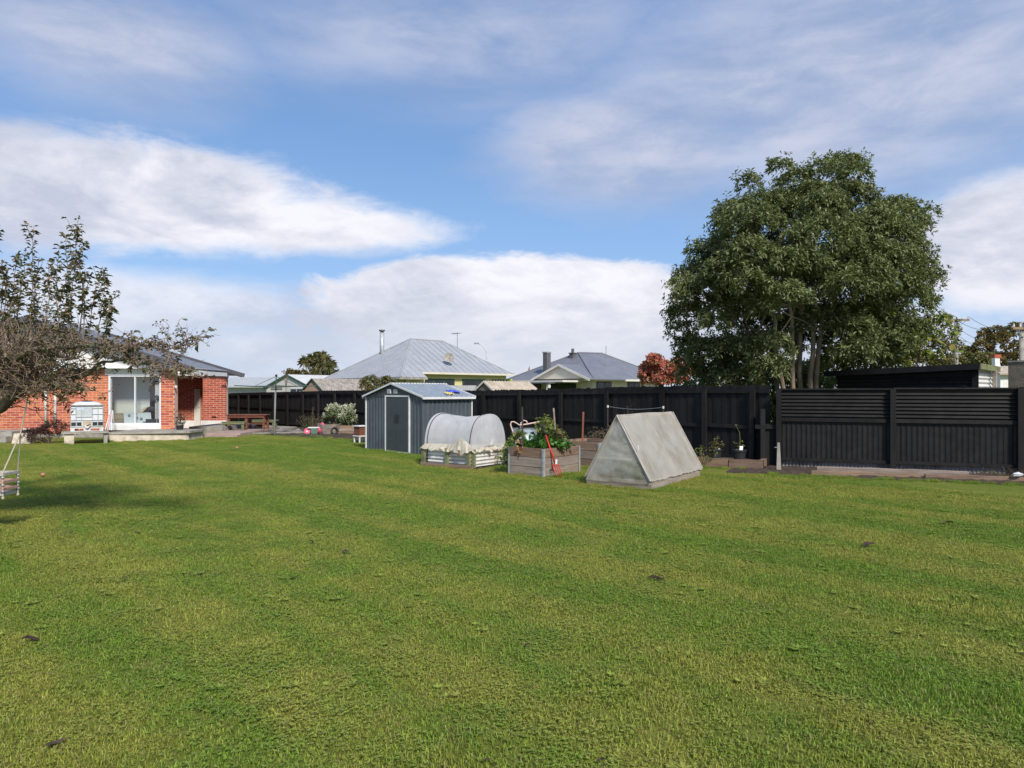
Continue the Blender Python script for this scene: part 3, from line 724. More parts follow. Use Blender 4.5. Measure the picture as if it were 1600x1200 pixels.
def plant_b(root, z):
    MB().tube([(0, 0, z), (.02, 0, z+.22), (.01, 0, z+.42), (-.07, 0, z+.58)], [.011, .009, .006, .004], 7).build('stem', M['leaf_shrub'], root)
    P = np.array([(-.08, 0, z+.59), (.03, 0, z+.15), (.06, 0, z+.12), (-.1, 0, z+.18), (.08, .02, z+.2), (-.02, 0, z+.1), (.0, 0, z+.08)])
    p, d = whorls(P, np.tile([0.2, -.2, .6], (len(P), 1)), 4, .9, .015, 5); leaves('foliage', p, d, .07, .03, M['leaf_yellowgreen'], root, seed=6)
    MB().slab((-.045, -.14, z-.02), (.03, -.14, z-.02), (.055, -.11, z+.12), (-.02, -.11, z+.12), .003).build('plant_tag', M['white_plastic'], root)
pot('black plastic pot with a small bushy seedling on the sleeper bed', SX(1118, 16.55), 16.55, .155, .25, plant_a)
pot('black plastic pot with a tall bare stem and white tag on the sleeper bed', SX(1155, 16.25), 16.25, .165, .26, plant_b)

# ------------------------------------------------------------------ A-frame cold frame
def a_frame():
    (ox, oy), rz, w, d = AFR
    root = thing('a_frame_greenhouse', 'tent-shaped greenhouse of clear plastic sheeting on a brown timber base', 'greenhouse', (ox, oy, 0), rz)
    h0, ap = .16, 1.32
    for nm, b in (('base_board', (0, w, 0, .045, 0, h0)), ('base_board', (0, w, d-.045, d, 0, h0)), ('base_board', (0, .045, .047, d-.047, 0, h0)), ('base_board', (w-.045, w, .047, d-.047, 0, h0))):
        MB().box(*b).build(nm, M['timber_grey'], root)
    for y in (.03, d*.5, d-.03):
        for s in (0, 1):
            x0 = .03 if s == 0 else w-.03
            MB().beam((x0, y, h0), (w/2, y, ap-.03), .04, .045).build('rafter', M['wood_rail'], root)
    MB().beam((w/2, 0, ap-.03), (w/2, d, ap-.03), .04, .05).build('ridge_beam', M['wood_rail'], root)
    MB().beam((w*.18, .03, .52), (w*.82, .03, .52), .03, .04).build('cross_brace', M['wood_rail'], root)
    MB().beam((w*.30, .03, .80), (w*.70, .03, .80), .03, .04).build('cross_brace', M['wood_rail'], root)
    g = np.random.default_rng(9)
    def sheet(sgn, seed):
        g = np.random.default_rng(seed); W = g.normal(0, 1, (4, 4))
        x0 = w+.03 if sgn > 0 else -.03
        def fn(u, v):
            x = x0+(w/2+.012*sgn-x0)*v; z = h0*.95+(ap+.012-h0*.95)*v
            sag = .034*math.sin(math.pi*((u*2) % 1))*math.sin(math.pi*v)+.012*math.sin(9*u+W[0, 0])*math.sin(7*v+W[1, 1])+.005*math.sin(31*u+7*v)*v*(1-v)*4
            hem = (.007*math.sin(23*u+W[2, 2])+.008*math.sin(61*u+3*math.sin(9*u))) if v == 0 else 0
            return (x-sgn*sag*.8, -.02+(d+.04)*u, z-sag*.5+hem)
        return MB().grid(fn, 40, 18)
    sheet(1, 1).build('side_sheet', M['poly_side'], root, smooth=True)
    sheet(-1, 2).build('side_sheet', M['poly_side'], root, smooth=True)
    def end(y, sg):
        def fn(u, v):
            ww = (w+.02)*(1-v); x = w/2+(u-.5)*ww; z = .10+(ap-.08)*v
            wr = .022*math.sin(11*v*1.4+5*u+1.2*math.sin(6*u))*math.sin(math.pi*u)*(1-v)+.010*math.sin(26*v+9*u)*math.sin(math.pi*u)
            return (x, y+sg*(.012+abs(wr)), z)
        return MB().grid(fn, 24, 36)
    end(-.008, -1).build('front_sheet', M['poly_front'], root, smooth=True)
    end(d+.008, 1).build('back_sheet', M['poly_front'], root, smooth=True)
    MB().beam((w*.5, -.035, ap), (w+.01, -.035, h0), .006, .045, (0, 1, 0)).build('batten', M['wood_rail'], root)
    MB().beam((w*.5, -.035, ap), (-.01, -.035, h0), .006, .045, (0, 1, 0)).build('batten', M['wood_rail'], root)
    MB().beam((w+.028, d+.03, h0), (w/2+.03, d+.03, ap), .03, .03).build('batten', M['wood_rail'], root)
    hh = g.random((12, 20))*.02
    MB().grid(lambda u, v: (.05+(w-.1)*u, .05+(d-.1)*v, .06+hh[int(round(u*11)), int(round(v*19))]), 11, 19).build('soil', M['soil'], root)
    P = np.stack([g.uniform(.35, w-.35, 90), g.uniform(.25, d-.3, 90), g.uniform(.1, .34, 90)], 1)
    p, dd = whorls(P, np.tile([0, 0, 1.0], (90, 1)), 6, .9, .04, 2); leaves('seedlings', p, dd, .12, .05, M['leaf_veg'], root, seed=3)
    MB().slab((w*.83, -.05, .72), (w*.85, -.05, .70), (w*.83, -.045, .80), (w*.81, -.045, .80), .004).build('tape_patch', M['white_plastic'], root)
a_frame()

# ------------------------------------------------------------------ timber planters
def planter(rect, label, seed, boards=3, hb=.195):
    (ox, oy), rz, w, d = rect
    root = thing('timber_planter', label, 'planter box', (ox, oy, 0), rz); g = np.random.default_rng(seed); H = boards*hb
    for k in range(boards):
        z0, z1 = k*hb+.004, (k+1)*hb-.004
        for x0, x1, y0, y1 in ((.0, w, 0, .045), (0, w, d-.045, d), (0, .045, .047, d-.047), (w-.045, w, .047, d-.047)):
            j = g.normal(0, .005, 2)
            MB().box(x0, x1, y0, y1, z0, z1).build('board', M['timber_grey' if g.random() < .55 else 'timber_brown'], root, (j[0], j[1], g.normal(0, .002)))
    for x, y in ((0, 0), (w, 0), (w, d), (0, d)):
        sx, sy = (-1 if x == 0 else 1), (-1 if y == 0 else 1)
        MB().box(*sorted((x+sx*.010, x-sx*.042)), *sorted((y+sy*.010, y+sy*.013)), -.02, H-.01).box(*sorted((x+sx*.010, x+sx*.013)), *sorted((y+sy*.0095, y-sy*.042)), -.02, H-.01).build('corner_bracket', M['zinc'], root)
        mbb = MB()
        for k in range(5): mbb.box(*sorted((x+sx*.012-.022, x+sx*.012-.034)), *sorted((y+sy*.012, y+sy*.018)), .06+k*.11, .072+k*.11)
        mbb.build('bolts', M['dark_plastic'], root)
    hh = g.random((12, 12))*.04
    MB().grid(lambda u, v: (.046+(w-.092)*u, .046+(d-.092)*v, H-.10+hh[int(round(u*11)), int(round(v*11))]), 11, 11).build('soil', M['soil'], root, smooth=True)
    return root, H
p1, H1 = planter(PL1, 'grey and brown timber planter overflowing with leafy vegetables, a red fork against it', 1)
p2, H2 = planter(PL2, 'weathered timber planter holding a single rusty stake, between the leafy planter and the fence', 2)
def loc2w(rect, x, y, z=0):
    (ox, oy), rz, w, d = rect; c, s = math.cos(rz), math.sin(rz); return (ox+x*c-y*s, oy+x*s+y*c, z)
def plant(name, label, loc, P, A, n, leaf, mat, seed, stems=None, cat='plant', spread=.9):
    root = thing(name, label, cat, loc)
    p, d = whorls(P, A, n, spread, leaf[0]*.2, seed); leaves('foliage', p, d, leaf[0], leaf[1], M[mat], root, seed=seed)
    mb = MB(); g = np.random.default_rng(seed+50)
    k = g.choice(len(P), min(len(P), stems or 10), replace=False)
    for i in k: mb.tube(wander((P[i][0]*.35, P[i][1]*.35, 0), P[i], 5, .012, g), np.linspace(.008, .003, 5), 5)
    mb.build('stems', M['leaf_shrub'], root); return root
g = np.random.default_rng(21)
P = np.concatenate([g.normal(0, 1, (110, 3))*[.25, .22, .06]+[0, 0, .12], g.normal(0, 1, (40, 3))*[.10, .16, .10]+[-.05, .1, .25]])
plant('vegetable_plant', 'lush bright green leaf vegetables growing in the timber planter', loc2w(PL1, .55, .62, H1-.08), P, P+[0, 0, .5], 5, (.13, .085), 'leaf_veg', 4)
P = []
for k in range(12):                                  # trailing shoots hanging over the left rim
    a = g.uniform(-.2, .5, 2); e = np.array([-.34-.26*g.random(), -.15+.5*g.random(), -.10-.36*g.random()])
    t = np.linspace(0, 1, 9)[:, None]; P.append(np.array([0.1*a[0], .3*a[1], .12])*(1-t)+e*t+np.array([0, 0, .30])*np.sin(np.pi*t**.7))
P = np.concatenate(P)
plant('trailing_plant', 'pale yellow-green plant trailing over the rim of the timber planter', loc2w(PL1, .20, .30, H1-.05), P, P*[1, 1, 0]+[-.1, -.2, .3], 4, (.085, .05), 'leaf_yellowgreen', 6, 20)
P = np.array([[-.07, -.14, -.02], [-.02, -.2, -.10], [.0, -.15, .08], [.10, -.16, -.12]])
P = np.concatenate([P+g.normal(0, .03, P.shape) for _ in range(3)])
plant('withered_plant', 'withered orange-brown leaves hanging at the front rim of the timber planter', loc2w(PL1, .25, .13, H1+.02), P, P+[0, -.1, .1], 3, (.075, .045), 'leaf_orange', 8)
P = g.normal(0, 1, (46, 3))*[.085, .085, .07]+[0, 0, .52]
plant('citrus_sprig', 'small round-headed green citrus sprig rising above the leaf vegetables', loc2w(PL1, .62, .45, H1-.06), P, P-[0, 0, .48], 5, (.085, .05), 'leaf_yellowgreen', 9, 12)
P = g.normal(0, 1, (30, 3))*[.07, .07, .06]+[0, 0, .30]
plant('citrus_sprig', 'darker low green sprig beside the leaning grey stake in the planter', loc2w(PL1, .70, .85, H1-.06), P, P-[0, 0, .28], 5, (.08, .045), 'leaf_shrub', 10, 12)
def stake(name, label, a, b, w, mat, group=None):
    root = tag(MB().beam((0, 0, 0), np.array(b)-np.array(a), w, w*.8).beam(np.array(b)-np.array(a)-[0, 0, .01], np.array(b)-np.array(a)+[0, 0, .006], w*.8, w*.65).build(name, M[mat], None, a), label, 'stake', group); return root
Y = 14.75; stake('garden_stake', 'dark upright stake at the trailing plant in the timber planter', (SX(817, Y), Y, .5), (SX(816, Y), Y, SZ(636, Y)), .032, 'stake_dark')
Y = 15.2; stake('garden_stake', 'grey leaning stake at the back of the timber planter', (SX(870, Y), Y, .5), (SX(865, Y), Y, SZ(638, Y)), .034, 'timber_grey')
Y = 17.0; stake('garden_stake', 'rusty brown stake standing in the far timber planter', (SX(910, Y), Y, .5), (SX(911.5, Y), Y, SZ(644, Y)), .042, 'rust_stake')
# garden fork leaning on the planter's right face
def fork():
    Y0, Y1 = 14.42, 14.62
    a = Vector((SX(870, Y0), Y0, .17)); b = Vector((SX(849.5, Y1), Y1, SZ(670, Y1)))
    root = thing('garden_fork', 'red garden fork leaning against the timber planter, tines in the grass', 'garden fork', (SX(871, Y0), Y0, 0)); o = Vector(root.location)
    A, B = a-o, b-o; d = (B-A).normalized(); m = A+d*(B-A).length*.84
    MB().tube([A+d*.10, m], .017, 8).build('shaft', M['red_metal'], root, smooth=True)
    MB().tube([m, B], .019, 8).build('grip', M['dark_plastic'], root, smooth=True)
    s = Vector((.85, .5, 0)).normalized()
    MB().tube([B, B+d*.04+s*.045, B+d*.10+s*.05, B+d*.10-s*.05, B+d*.04-s*.045, B], .011, 6).build('handle', M['dark_plastic'], root, smooth=True)
    MB().tube([A+d*.08-s*.075, A+d*.10, A+d*.08+s*.075], .014, 6).build('yoke', M['red_metal'], root)
    for k in (-1.5, -.5, .5, 1.5):
        q = A+d*.08+s*.05*k
        MB().tube([q, q-d*.10+Vector((0, -.012, 0)), q-d*.27], [.010, .010, .005], 6).build('tine', M['red_metal'], root, smooth=True)
    MB().box(-.02, .02, -.004, .004, 0, .10).build('price_tag', M['white_plastic'], root, A+d*.10+s*.02+Vector((0, -.03, 0)), (0, R(4), 0))
fork()
# wheelbarrow tipped up behind the leafy planter
def barrow():
    X, Y = SX(816, 16.2), 16.2
    root = thing('wheelbarrow', 'tipped-up wheelbarrow with blue-grey tray and pale tube handles behind the leafy planter', 'wheelbarrow', (X, Y, 0))
    def tray(u, v):     # open tray seen from below, standing on its nose
        x = (v-.5)*(.42+.20*u); z = .28+.60*u; y = -.17+.30*(abs(v-.5)*2)**3.0+.12*(abs(u-.45)*2)**3
        return (x+.06, y+.10*u, z)
    MB().grid(tray, 14, 14).build('tray', M['tray_blue'], root, smooth=True)
    MB().tube([(-.22, .10, .90), (.42, .10, .90), (.36, .08, .28), (-.2, .06, .28), (-.22, .10, .90)], .011, 6).build('rim', M['grey_metal'], root)
    MB().tube([(-.14, -.2, .55), (-.22, -.14, .84), (-.27, -.10, 1.00), (-.25, -.1, 1.06), (-.19, -.08, 1.06), (-.06, -.02, .98), (.10, .02, 1.0), (.42, .05, 1.06)], .017, 8).build('handle_frame', M['handle_pink'], root, smooth=True)
    MB().tube([(-.04, .0, .90), (-.03, .02, 1.03), (.03, .02, 1.09), (.10, .02, 1.07), (.13, .02, .98)], .015, 8).build('leg_loop', M['handle_pink'], root, smooth=True)
    mb = MB()
    for i in range(25):
        pass
    n = 24; pts = [(.20*math.cos(2*math.pi*i/n)-.18, -.22, .62+.16*math.sin(2*math.pi*i/n)-.40) for i in range(n+1)]
    MB().tube(pts, .045, 8, False).build('tyre', M['dark_plastic'], root, smooth=True)
    MB().tube([(-.18, -.26, .22), (-.18, -.18, .22)], .07, 12).build('hub', M['grey_metal'], root)
    MB().tube([(-.18, -.22, .22), (-.14, -.2, .55)], .014, 6).build('fork_arm', M['grey_metal'], root)
    MB().tube([(-.34, -.1, .66), (-.2, -.12, .72), (-.06, -.16, .64)], [.03, .05, .03], 8).build('grip_cover', M['dark_plastic'], root, smooth=True)
barrow()
# bean wire and its little plants in front of the fence
def wire_support():
    a = (SX(949.5, 17.9), 17.9); b = (SX(1036, 16.9), 16.9)
    root = thing('bean_wire', 'sagging wire strung between two thin posts by the paling fence', 'wire', (a[0], a[1], 0))
    B = Vector((b[0]-a[0], b[1]-a[1], 0)); za, zb = SZ(635, 17.9), SZ(636.5, 16.9)
    MB().tube([(0, 0, .1), (0, 0, za+.03)], .018, 6).build('post', M['stake_dark'], root)
    MB().tube([B+Vector((0, 0, .1)), B+Vector((0, 0, zb+.03))], .018, 6).build('post', M['stake_dark'], root)
    MB().tube([Vector((0, 0, za))*(1-t)+(B+Vector((0, 0, zb)))*t-Vector((0, 0, .06*math.sin(math.pi*t))) for t in np.linspace(0, 1, 14)], .006, 5).build('strand', M['grey_metal'], root)
    for q in (Vector((0, 0, za)), B+Vector((0, 0, zb))): MB().tube([q+Vector((0, -.02, -.03)), q+Vector((0, -.02, .03))], .024, 6).build('knot', M['zinc_white'], root)
wire_support()
P = g.normal(0, 1, (26, 3))*[.10, .06, .26]+[0, 0, .95]
plant('rose_cutting', 'thin leggy plant with dark and reddish leaves under the strung wire', (SX(985, 17.2), 17.2, .1), P, P-[0, 0, .6], 3, (.06, .035), 'leaf_purple', 31, 14)
P = g.normal(0, 1, (160, 3))*[.17, .12, .17]+[0, 0, .55]
plant('bushy_shrub', 'dull olive feathery shrub between the far planter and the paling fence', (SX(937, 18.0), 18.0, 0), P, P-[0, 0, .3], 4, (.09, .02), 'leaf_dry', 32, 30)
P = g.normal(0, 1, (18, 3))*[.13, .08, .08]+[0, 0, .22]
plant('seedling', 'small green seedling with pale leaves at the corner of the tent-shaped greenhouse', (SX(1099, 16.4), 16.4, .12), P, P, 3, (.10, .02), 'leaf_yellowgreen', 33, 12)
P = g.normal(0, 1, (40, 3))*[.30, .05, .05]+[0, 0, .10]
plant('dry_weeds', 'dry reddish weeds growing through the timber edging at the iron fence', (SX(1572, 14.0), 14.0, .03), P, P+[0, 0, .3], 3, (.10, .010), 'leaf_dry', 34, 20)

# ------------------------------------------------------------------ net-covered bed
def tunnel():
    (ox, oy), rz, w, d = TUN
    root = thing('netted_garden_bed', 'raised bed of corrugated iron and green posts under a white net on hoops', 'garden bed', (ox, oy, 0), rz)
    h = .40
    for (L, lx, ly, r) in ((w, 0, 0, 0), (w, 0, d, 0), (d, 0, 0, R(90)), (d, w, 0, R(90))):
        corrugated(L-.04, h-.04, .085, .014, False, 8).build('iron_side', M['zinc_white'], root, (lx+(.02 if r == 0 else 0), ly+(.02 if r else 0), .03), (0, 0, r), smooth=True)
    for x, y in ((-.03, -.05), (w*.5, -.05), (w-.06, -.055), (w+.025, .03), (w+.02, d), (w*.5, d+.045), (-.03, d+.04), (-.045, d*.5)):
        MB().box(x-.042, x+.042, y-.03, y+.03, 0, h+.03).build('post', M['timber_green'], root)
    MB().box(-.08, w+.1, -.11, -.085, -.03, .07).build('ground_board', M['timber_brown'], root)
    HT = .83
    def arch(y01, k=1.0): a = math.pi*(1-y01); return (d/2-(d/2+.015)*k*math.copysign(abs(math.cos(a))**.8, math.cos(a)), h-.02+HT*k*math.sin(a)**.85 if 0 < y01 < 1 else h-.02)
    for x in (.06, w-.06):
        pts = [(x, *arch(t)) for t in np.linspace(0, 1, 25)]
        MB().tube([(x, pts[0][1], .05)]+pts+[(x, pts[-1][1], .05)], .015, 7).build('hoop', M['stake_dark'], root, smooth=True)
    g = np.random.default_rng(3)
    def net(u, v):      # u along the bed, v over the arch
        y, z = arch(min(max(v, .004), .996), 1.02)
        x = -.02+(w+.04)*u
        dip = math.sin(math.pi*u)
        z -= .075*dip*math.sin(math.pi*v)**1.5; 
        y += .05*dip*math.cos(math.pi*v)*-1*(1 if v < .5 else 1)
        return (x, y-.004*math.sin(30*u), z+.005*math.sin(17*u+5*v))
    MB().grid(net, 26, 44).build('net_cover', M['net'], root, smooth=True)
    def endcap(x, sg, out):
        def fn(u, v):
            y, z = arch(min(max(u, .004), .996), 1.02)
            c = (d/2, h+.10); k = v**.85
            yy = c[0]+(y-c[0])*k; zz = c[1]+(z-c[1])*k
            return (x+sg*out*(1-k)+sg*.012*math.sin(9*u+5*k)*(1-k), yy, zz)
        return MB().grid(fn, 40, 12)
    endcap(w+.02, 1, .05).build('net_end', M['net'], root, smooth=True)
    endcap(-.02, -1, .10).build('net_end', M['net'], root, smooth=True)
    # gathered hem hanging over the iron, bunched at the near corner
    per = [(-.10, -.10), (w*.33, -.10), (w*.66, -.11), (w+.04, -.12), (w+.10, d*.35), (w+.11, d*.7), (w+.08, d+.08), (w*.5, d+.09), (-.10, d+.08), (-.14, d*.5), (-.10, -.10)]
    per = [Vector((a, b, 0)) for a, b in per]; n = len(per)-1
    def hem(u, v):
        q = min(u*n, n-1e-6); i = int(q); c = per[i].lerp(per[i+1], q-i); ctr = Vector((w/2, d/2, 0)); o = (c-ctr).normalized()
        bunch = math.exp(-((u-.245)/.045)**2)
        fl = .026*math.sin(2*math.pi*u*19)+.018*math.sin(2*math.pi*u*43+1.7)
        c = c-o*(.135*(1-v)**1.2)+o*((fl*.9+.05*bunch)*v**1.2)
        z = h+(.12+.15*bunch)*(1-v)+(.05-.045*bunch+.022*math.sin(2*math.pi*u*11)+.02*math.sin(2*math.pi*u*27))*v-.07*v
        return (c.x, c.y, z)
    MB().grid(hem, 220, 8).build('net_hem', M['net_hem'], root, smooth=True)
    MB().box(w*.79, w*.83, -.16, -.13, .27, .41).build('clip', M['timber_brown'], root)
    hh = g.random((10, 10))*.03
    MB().grid(lambda u, v: (.03+(w-.06)*u, .03+(d-.06)*v, h-.10+hh[int(round(u*9)), int(round(v*9))]), 9, 9).build('soil', M['soil'], root)
tunnel()

# ------------------------------------------------------------------ steel garden shed
def shed():
    (ox, oy), rz, w, d = SHED
    root = thing('garden_shed', 'charcoal ribbed steel garden shed with white-framed double door and low gable roof', 'shed', (ox, oy, 0), rz)
    he, ha = 1.60, 1.96; m = w/2; d0, d1, dz = 1.07, 2.17, 1.60
    def gab(x): return he+(ha-he)*(1-abs(x-m)/m)
    corrugated(d0, 0, .155, .016, True, 14, True, lambda x: he).build('front_panel', M['shed_steel'], root, (0, -.0, .0))
    corrugated(w-d1, 0, .155, .016, True, 14, True, lambda x: he).build('front_panel', M['shed_steel'], root, (d1, 0, 0))
    MB().prism_y([(0, he), (w, he), (m, ha)], -.006, .006).build('gable_panel', M['shed_door'], root)
    MB().prism_y([(0, he), (w, he), (m, ha)], d-.006, d+.006).build('gable_panel', M['shed_door'], root)
    corrugated(d, he, .155, .016, True, 14, True).build('side_panel', M['shed_steel'], root, (w, 0, 0), (0, 0, R(90)))
    corrugated(d, he, .155, .016, True, 14, True).build('side_panel', M['shed_steel'], root, (0, d, 0), (0, 0, R(-90)))
    corrugated(w, he, .155, .016, True, 14, True).build('back_panel', M['shed_steel'], root, (w, d, 0), (0, 0, R(180)))
    for k in (0, 1):
        dr = MB().box(0, (d1-d0)/2-.008, -.012, .008, .04, dz-.02).build('door', M['shed_door'], root, (d0+.004+k*(d1-d0)/2, -.012*k-.01, 0))
        wd = (d1-d0)/2-.008
        MB().box(.05 if k else wd-.085, .085 if k else wd-.05, -.035, -.0125, .86, 1.10).build('handle', M['dark_plastic'], dr)
    MB().box(d0-.045, d0, -.035, .012, .02, dz+.045).build('door_frame', M['shed_trim'], root)
    MB().box(d1, d1+.045, -.035, .012, .02, dz+.045).build('door_frame', M['shed_trim'], root)
    MB().box(d0, d1, -.035, -.002, dz, dz+.045).build('door_frame', M['shed_trim'], root)
    MB().box(d0, d1, -.045, -.002, .0, .035).build('threshold', M['shed_trim'], root)
    for x, y in ((0, 0), (w, 0), (w, d), (0, d)):
        MB().box(x-.018, x+.018, y-.018, y+.018, 0, he).build('corner_trim', M['shed_trim'] if (x, y) != (w, 0) else M['shed_steel'], root)
    ov = .10; k = (ha-he)/m
    for s in (0, 1):
        def fn(u, v, s=s):
            y = -ov*.6+(d+ov*1.2)*u; xx = (m-(m+ov)*v) if s == 0 else (m+(m+ov)*v)
            ph = (y/.19) % 1; r = .018 if ph < .14 else 0
            return (xx, y, ha+.03-k*abs(xx-m)+r)
        MB().grid(fn, 150, 2).build('roof_sheet', M['shed_roof'], root)
    ridge = MB()
    for i in range(19): ridge.box(m-.07, m+.07, -ov*.55+i*.11, -ov*.55+i*.11+.055, ha+.02, ha+.052)
    ridge.build('ridge_cap', M['shed_trim'], root)
    for y in (-ov*.6-.012, d+ov*.6+.012):
        for s in (-1, 1):
            MB().beam((m, y, ha+.03), (m+s*(m+ov), y, ha+.03-k*(m+ov)), .025, .05).build('barge_trim', M['shed_trim'], root)
    for x in (-ov, w+ov):
        MB().box(x-.014, x+.014, -ov*.6, d+ov*.6, he-.06, he+.005).build('eave_trim', M['shed_trim'], root)
    for x in (m-.16, m+.16):
        v = MB().box(x-.085, x+.085, -.03, -.008, 1.70, 1.82).build('vent', M['shed_trim'], root)
        for q in range(3): MB().box(x-.07, x+.07, -.034, -.031, 1.72+q*.033, 1.735+q*.033).build('louvre', M['grey_metal'], v)
    return root
shed()
def ontop(x, y): # point on the shed's right roof slope
    (ox, oy), rz, w, d = SHED; m = w/2; return loc2w(SHED, x, y, 1.96+.055-(.36/m)*abs(x-m))
g = np.random.default_rng(5)
for nm, lab, x, y, sx, mat in (('blue_sheet', 'crumpled blue plastic scrap lying on the shed roof', 2.45, 1.35, .26, 'blue_tarp'), ('yellow_sheet', 'flattened yellow plastic scrap lying on the shed roof', 2.66, 1.05, .16, 'yellow_tarp')):
    q = g.random((9, 9))
    o = MB().grid(lambda u, v: ((u-.5)*sx*1.1, (v-.5)*sx*1.5, .05*q[int(round(u*8)), int(round(v*8))]), 8, 8).build(nm, M[mat], None, ontop(x, y), (0, R(14.6), R(-45)))
    tag(o, lab, 'plastic sheet')

# little box on legs beside the shed
def box_stand():
    root = thing('box_stand', 'small red-brown box on a white stand beside the shed', 'stand', (SX(564, 24.2), 24.2, 0), R(-45))
    MB().box(-.2, .2, -.2, .2, .22, .25).build('shelf', M['white_paint'], root)
    MB().box(-.17, .17, -.17, .17, .25, .56).build('box', M['table_red'], root)
    MB().box(-.21, .21, -.21, .21, .56, .59).build('lid', M['white_paint'], root)
    for x in (-.16, .16):
        for y in (-.16, .16): MB().box(x-.02, x+.02, y-.02, y+.02, 0, .22).build('leg', M['white_paint'], root)
box_stand()

# ------------------------------------------------------------------ garden along the far fence
def half_barrel():
    root = thing('barrel_planter', 'weathered wooden half-barrel planter with the white-flowering shrub', 'planter', (SX(515, 29.2), 29.2, 0))
    n = 16
    for i in range(n):
        a = 2*math.pi*(i+.5)/n; w = .098
        MB().add([(-w*.9,-.02,0),(w*.9,-.02,0),(w*.9,.02,0),(-w*.9,.02,0),(-w*1.08,-.12,.42),(w*1.08,-.12,.42),(w*1.08,-.08,.42),(-w*1.08,-.08,.42)],
                 [(0,3,2,1),(4,5,6,7),(0,1,5,4),(1,2,6,5),(2,3,7,6),(3,0,4,7)]).build('stave', M['timber_grey'], root, (.40*math.cos(a), .40*math.sin(a), 0), (0, 0, a+math.pi/2))
    MB().lathe([(.44, .0), (.02, .0)], 20, (0, 0, .36)).build('soil', M['soil'], root)
    for z, r in ((.10, .448), (.30, .50)): MB().lathe([(r, -.02), (r, .02)], 24, (0, 0, z)).build('hoop', M['grey_metal'], root)
half_barrel()
def brick_box():
    root = thing('wall_planter', 'low grey and brown timber box planter beside the half barrel', 'planter', (SX(527, 29.0), 29.0, 0), R(4))
    for k, m in enumerate(('timber_brown', 'timber_grey', 'timber_brown')):
        MB().box(0, .72, 0, .06, k*.12, k*.12+.114).build('board', M[m], root)
        MB().box(.66, .72, .062, .7, k*.12, k*.12+.112).build('board', M[m], root)
        MB().box(0, .06, .062, .7, k*.12, k*.12+.112).build('board', M[m], root)
    MB().box(.06, .66, .06, .7, 0, .3).build('soil', M['soil'], root)
brick_box()
g = np.random.default_rng(41)
fs = thing('flowering_shrub', 'rounded shrub covered in cream-white flower spikes in front of the far fence', 'shrub', (SX(530, 29.35), 29.35, .3))
lb = [((g.uniform(-.55, .5), g.uniform(-.15, .15), g.uniform(.1, .65)), g.uniform(.17, .27)) for _ in range(16)]
P, A = lobes_shoots(lb, 900, g)
p, d = whorls(P, A, 4, .9, .02, 1); leaves('foliage', p, d, .10, .05, M['leaf_flower_shrub'], fs, seed=2)
k = (P[:, 2] > .12) & (g.random(len(P)) < .5); pts = []
for q, a in zip(P[k], unit(A[k])):
    for t in np.linspace(.02, .16, 5): pts.append(q+(a*.5+np.array([0, 0, .75]))*t)
pts = np.array(pts); p, d = whorls(pts, np.tile([0, 0, 1.0], (len(pts), 1)), 3, .9, .015, 3); leaves('flowers', p, d, .055, .05, M['petal'], fs, seed=4)
mb = MB()
for c, r in lb: mb.tube(wander((0, 0, 0), c, 5, .03, g), np.linspace(.02, .006, 5), 5)
mb.build('stems', M['twig'], fs)
P = g.normal(0, 1, (90, 3))*[.27, .14, .09]+[0, 0, .56]; P = np.concatenate([P, np.stack([np.full(14, .02), np.zeros(14), np.linspace(.55, 1.05, 14)], 1)])
plant('dry_shrub', 'low sparse dry brown shrub at the foot of the far fence', (SX(488, 30.2), 30.2, 0), P, P-[0, 0, .3], 4, (.08, .02), 'leaf_dry', 42, 60)
def toy():
    root = thing('toy_cart', 'pink and green plastic toy cart in front of the low dry shrub', 'toy', (SX(492, 28.9), 28.9, 0), R(8))
    MB().tube([(-.30, -.07, .13), (-.30, .07, .13)], [.13, .13], 14).build('wheel', M['pink_plastic'], root, smooth=False)
    MB().tube([(-.30, -.075, .13), (-.30, .075, .13)], .04, 10).build('hub', M['white_plastic'], root)
    MB().box(-.14, .12, -.14, .14, .03, .26).build('bin', M['green_plastic'], root)
    MB().box(-.26, .18, -.15, .15, .26, .30).build('deck', M['white_plastic'], root)
    MB().tube([(.12, 0, .06), (.20, 0, .22), (.27, 0, .36), (.33, 0, .40)], [.09, .12, .12, .05], 12).build('seat_shell', M['pink_plastic'], root, smooth=True)
    MB().tube([(.22, -.14, .02), (.30, -.13, .30), (.36, -.1, .42), (.30, 0, .46), (.22, .1, .40)], .035, 8).build('handle', M['pink_plastic'], root, smooth=True)
toy()
o = MB().tube([(.13*math.cos(2*math.pi*i/20), 0, .13+.13*math.sin(2*math.pi*i/20)) for i in range(21)], .035, 8, False).build('small_tyre', M['dark_plastic'], None, (SX(523, 28.75), 28.75, .03), (R(-12), 0, R(10)), smooth=True)
tag(o, 'small black tyre leaning on the planter beneath the flowering shrub', 'tyre')

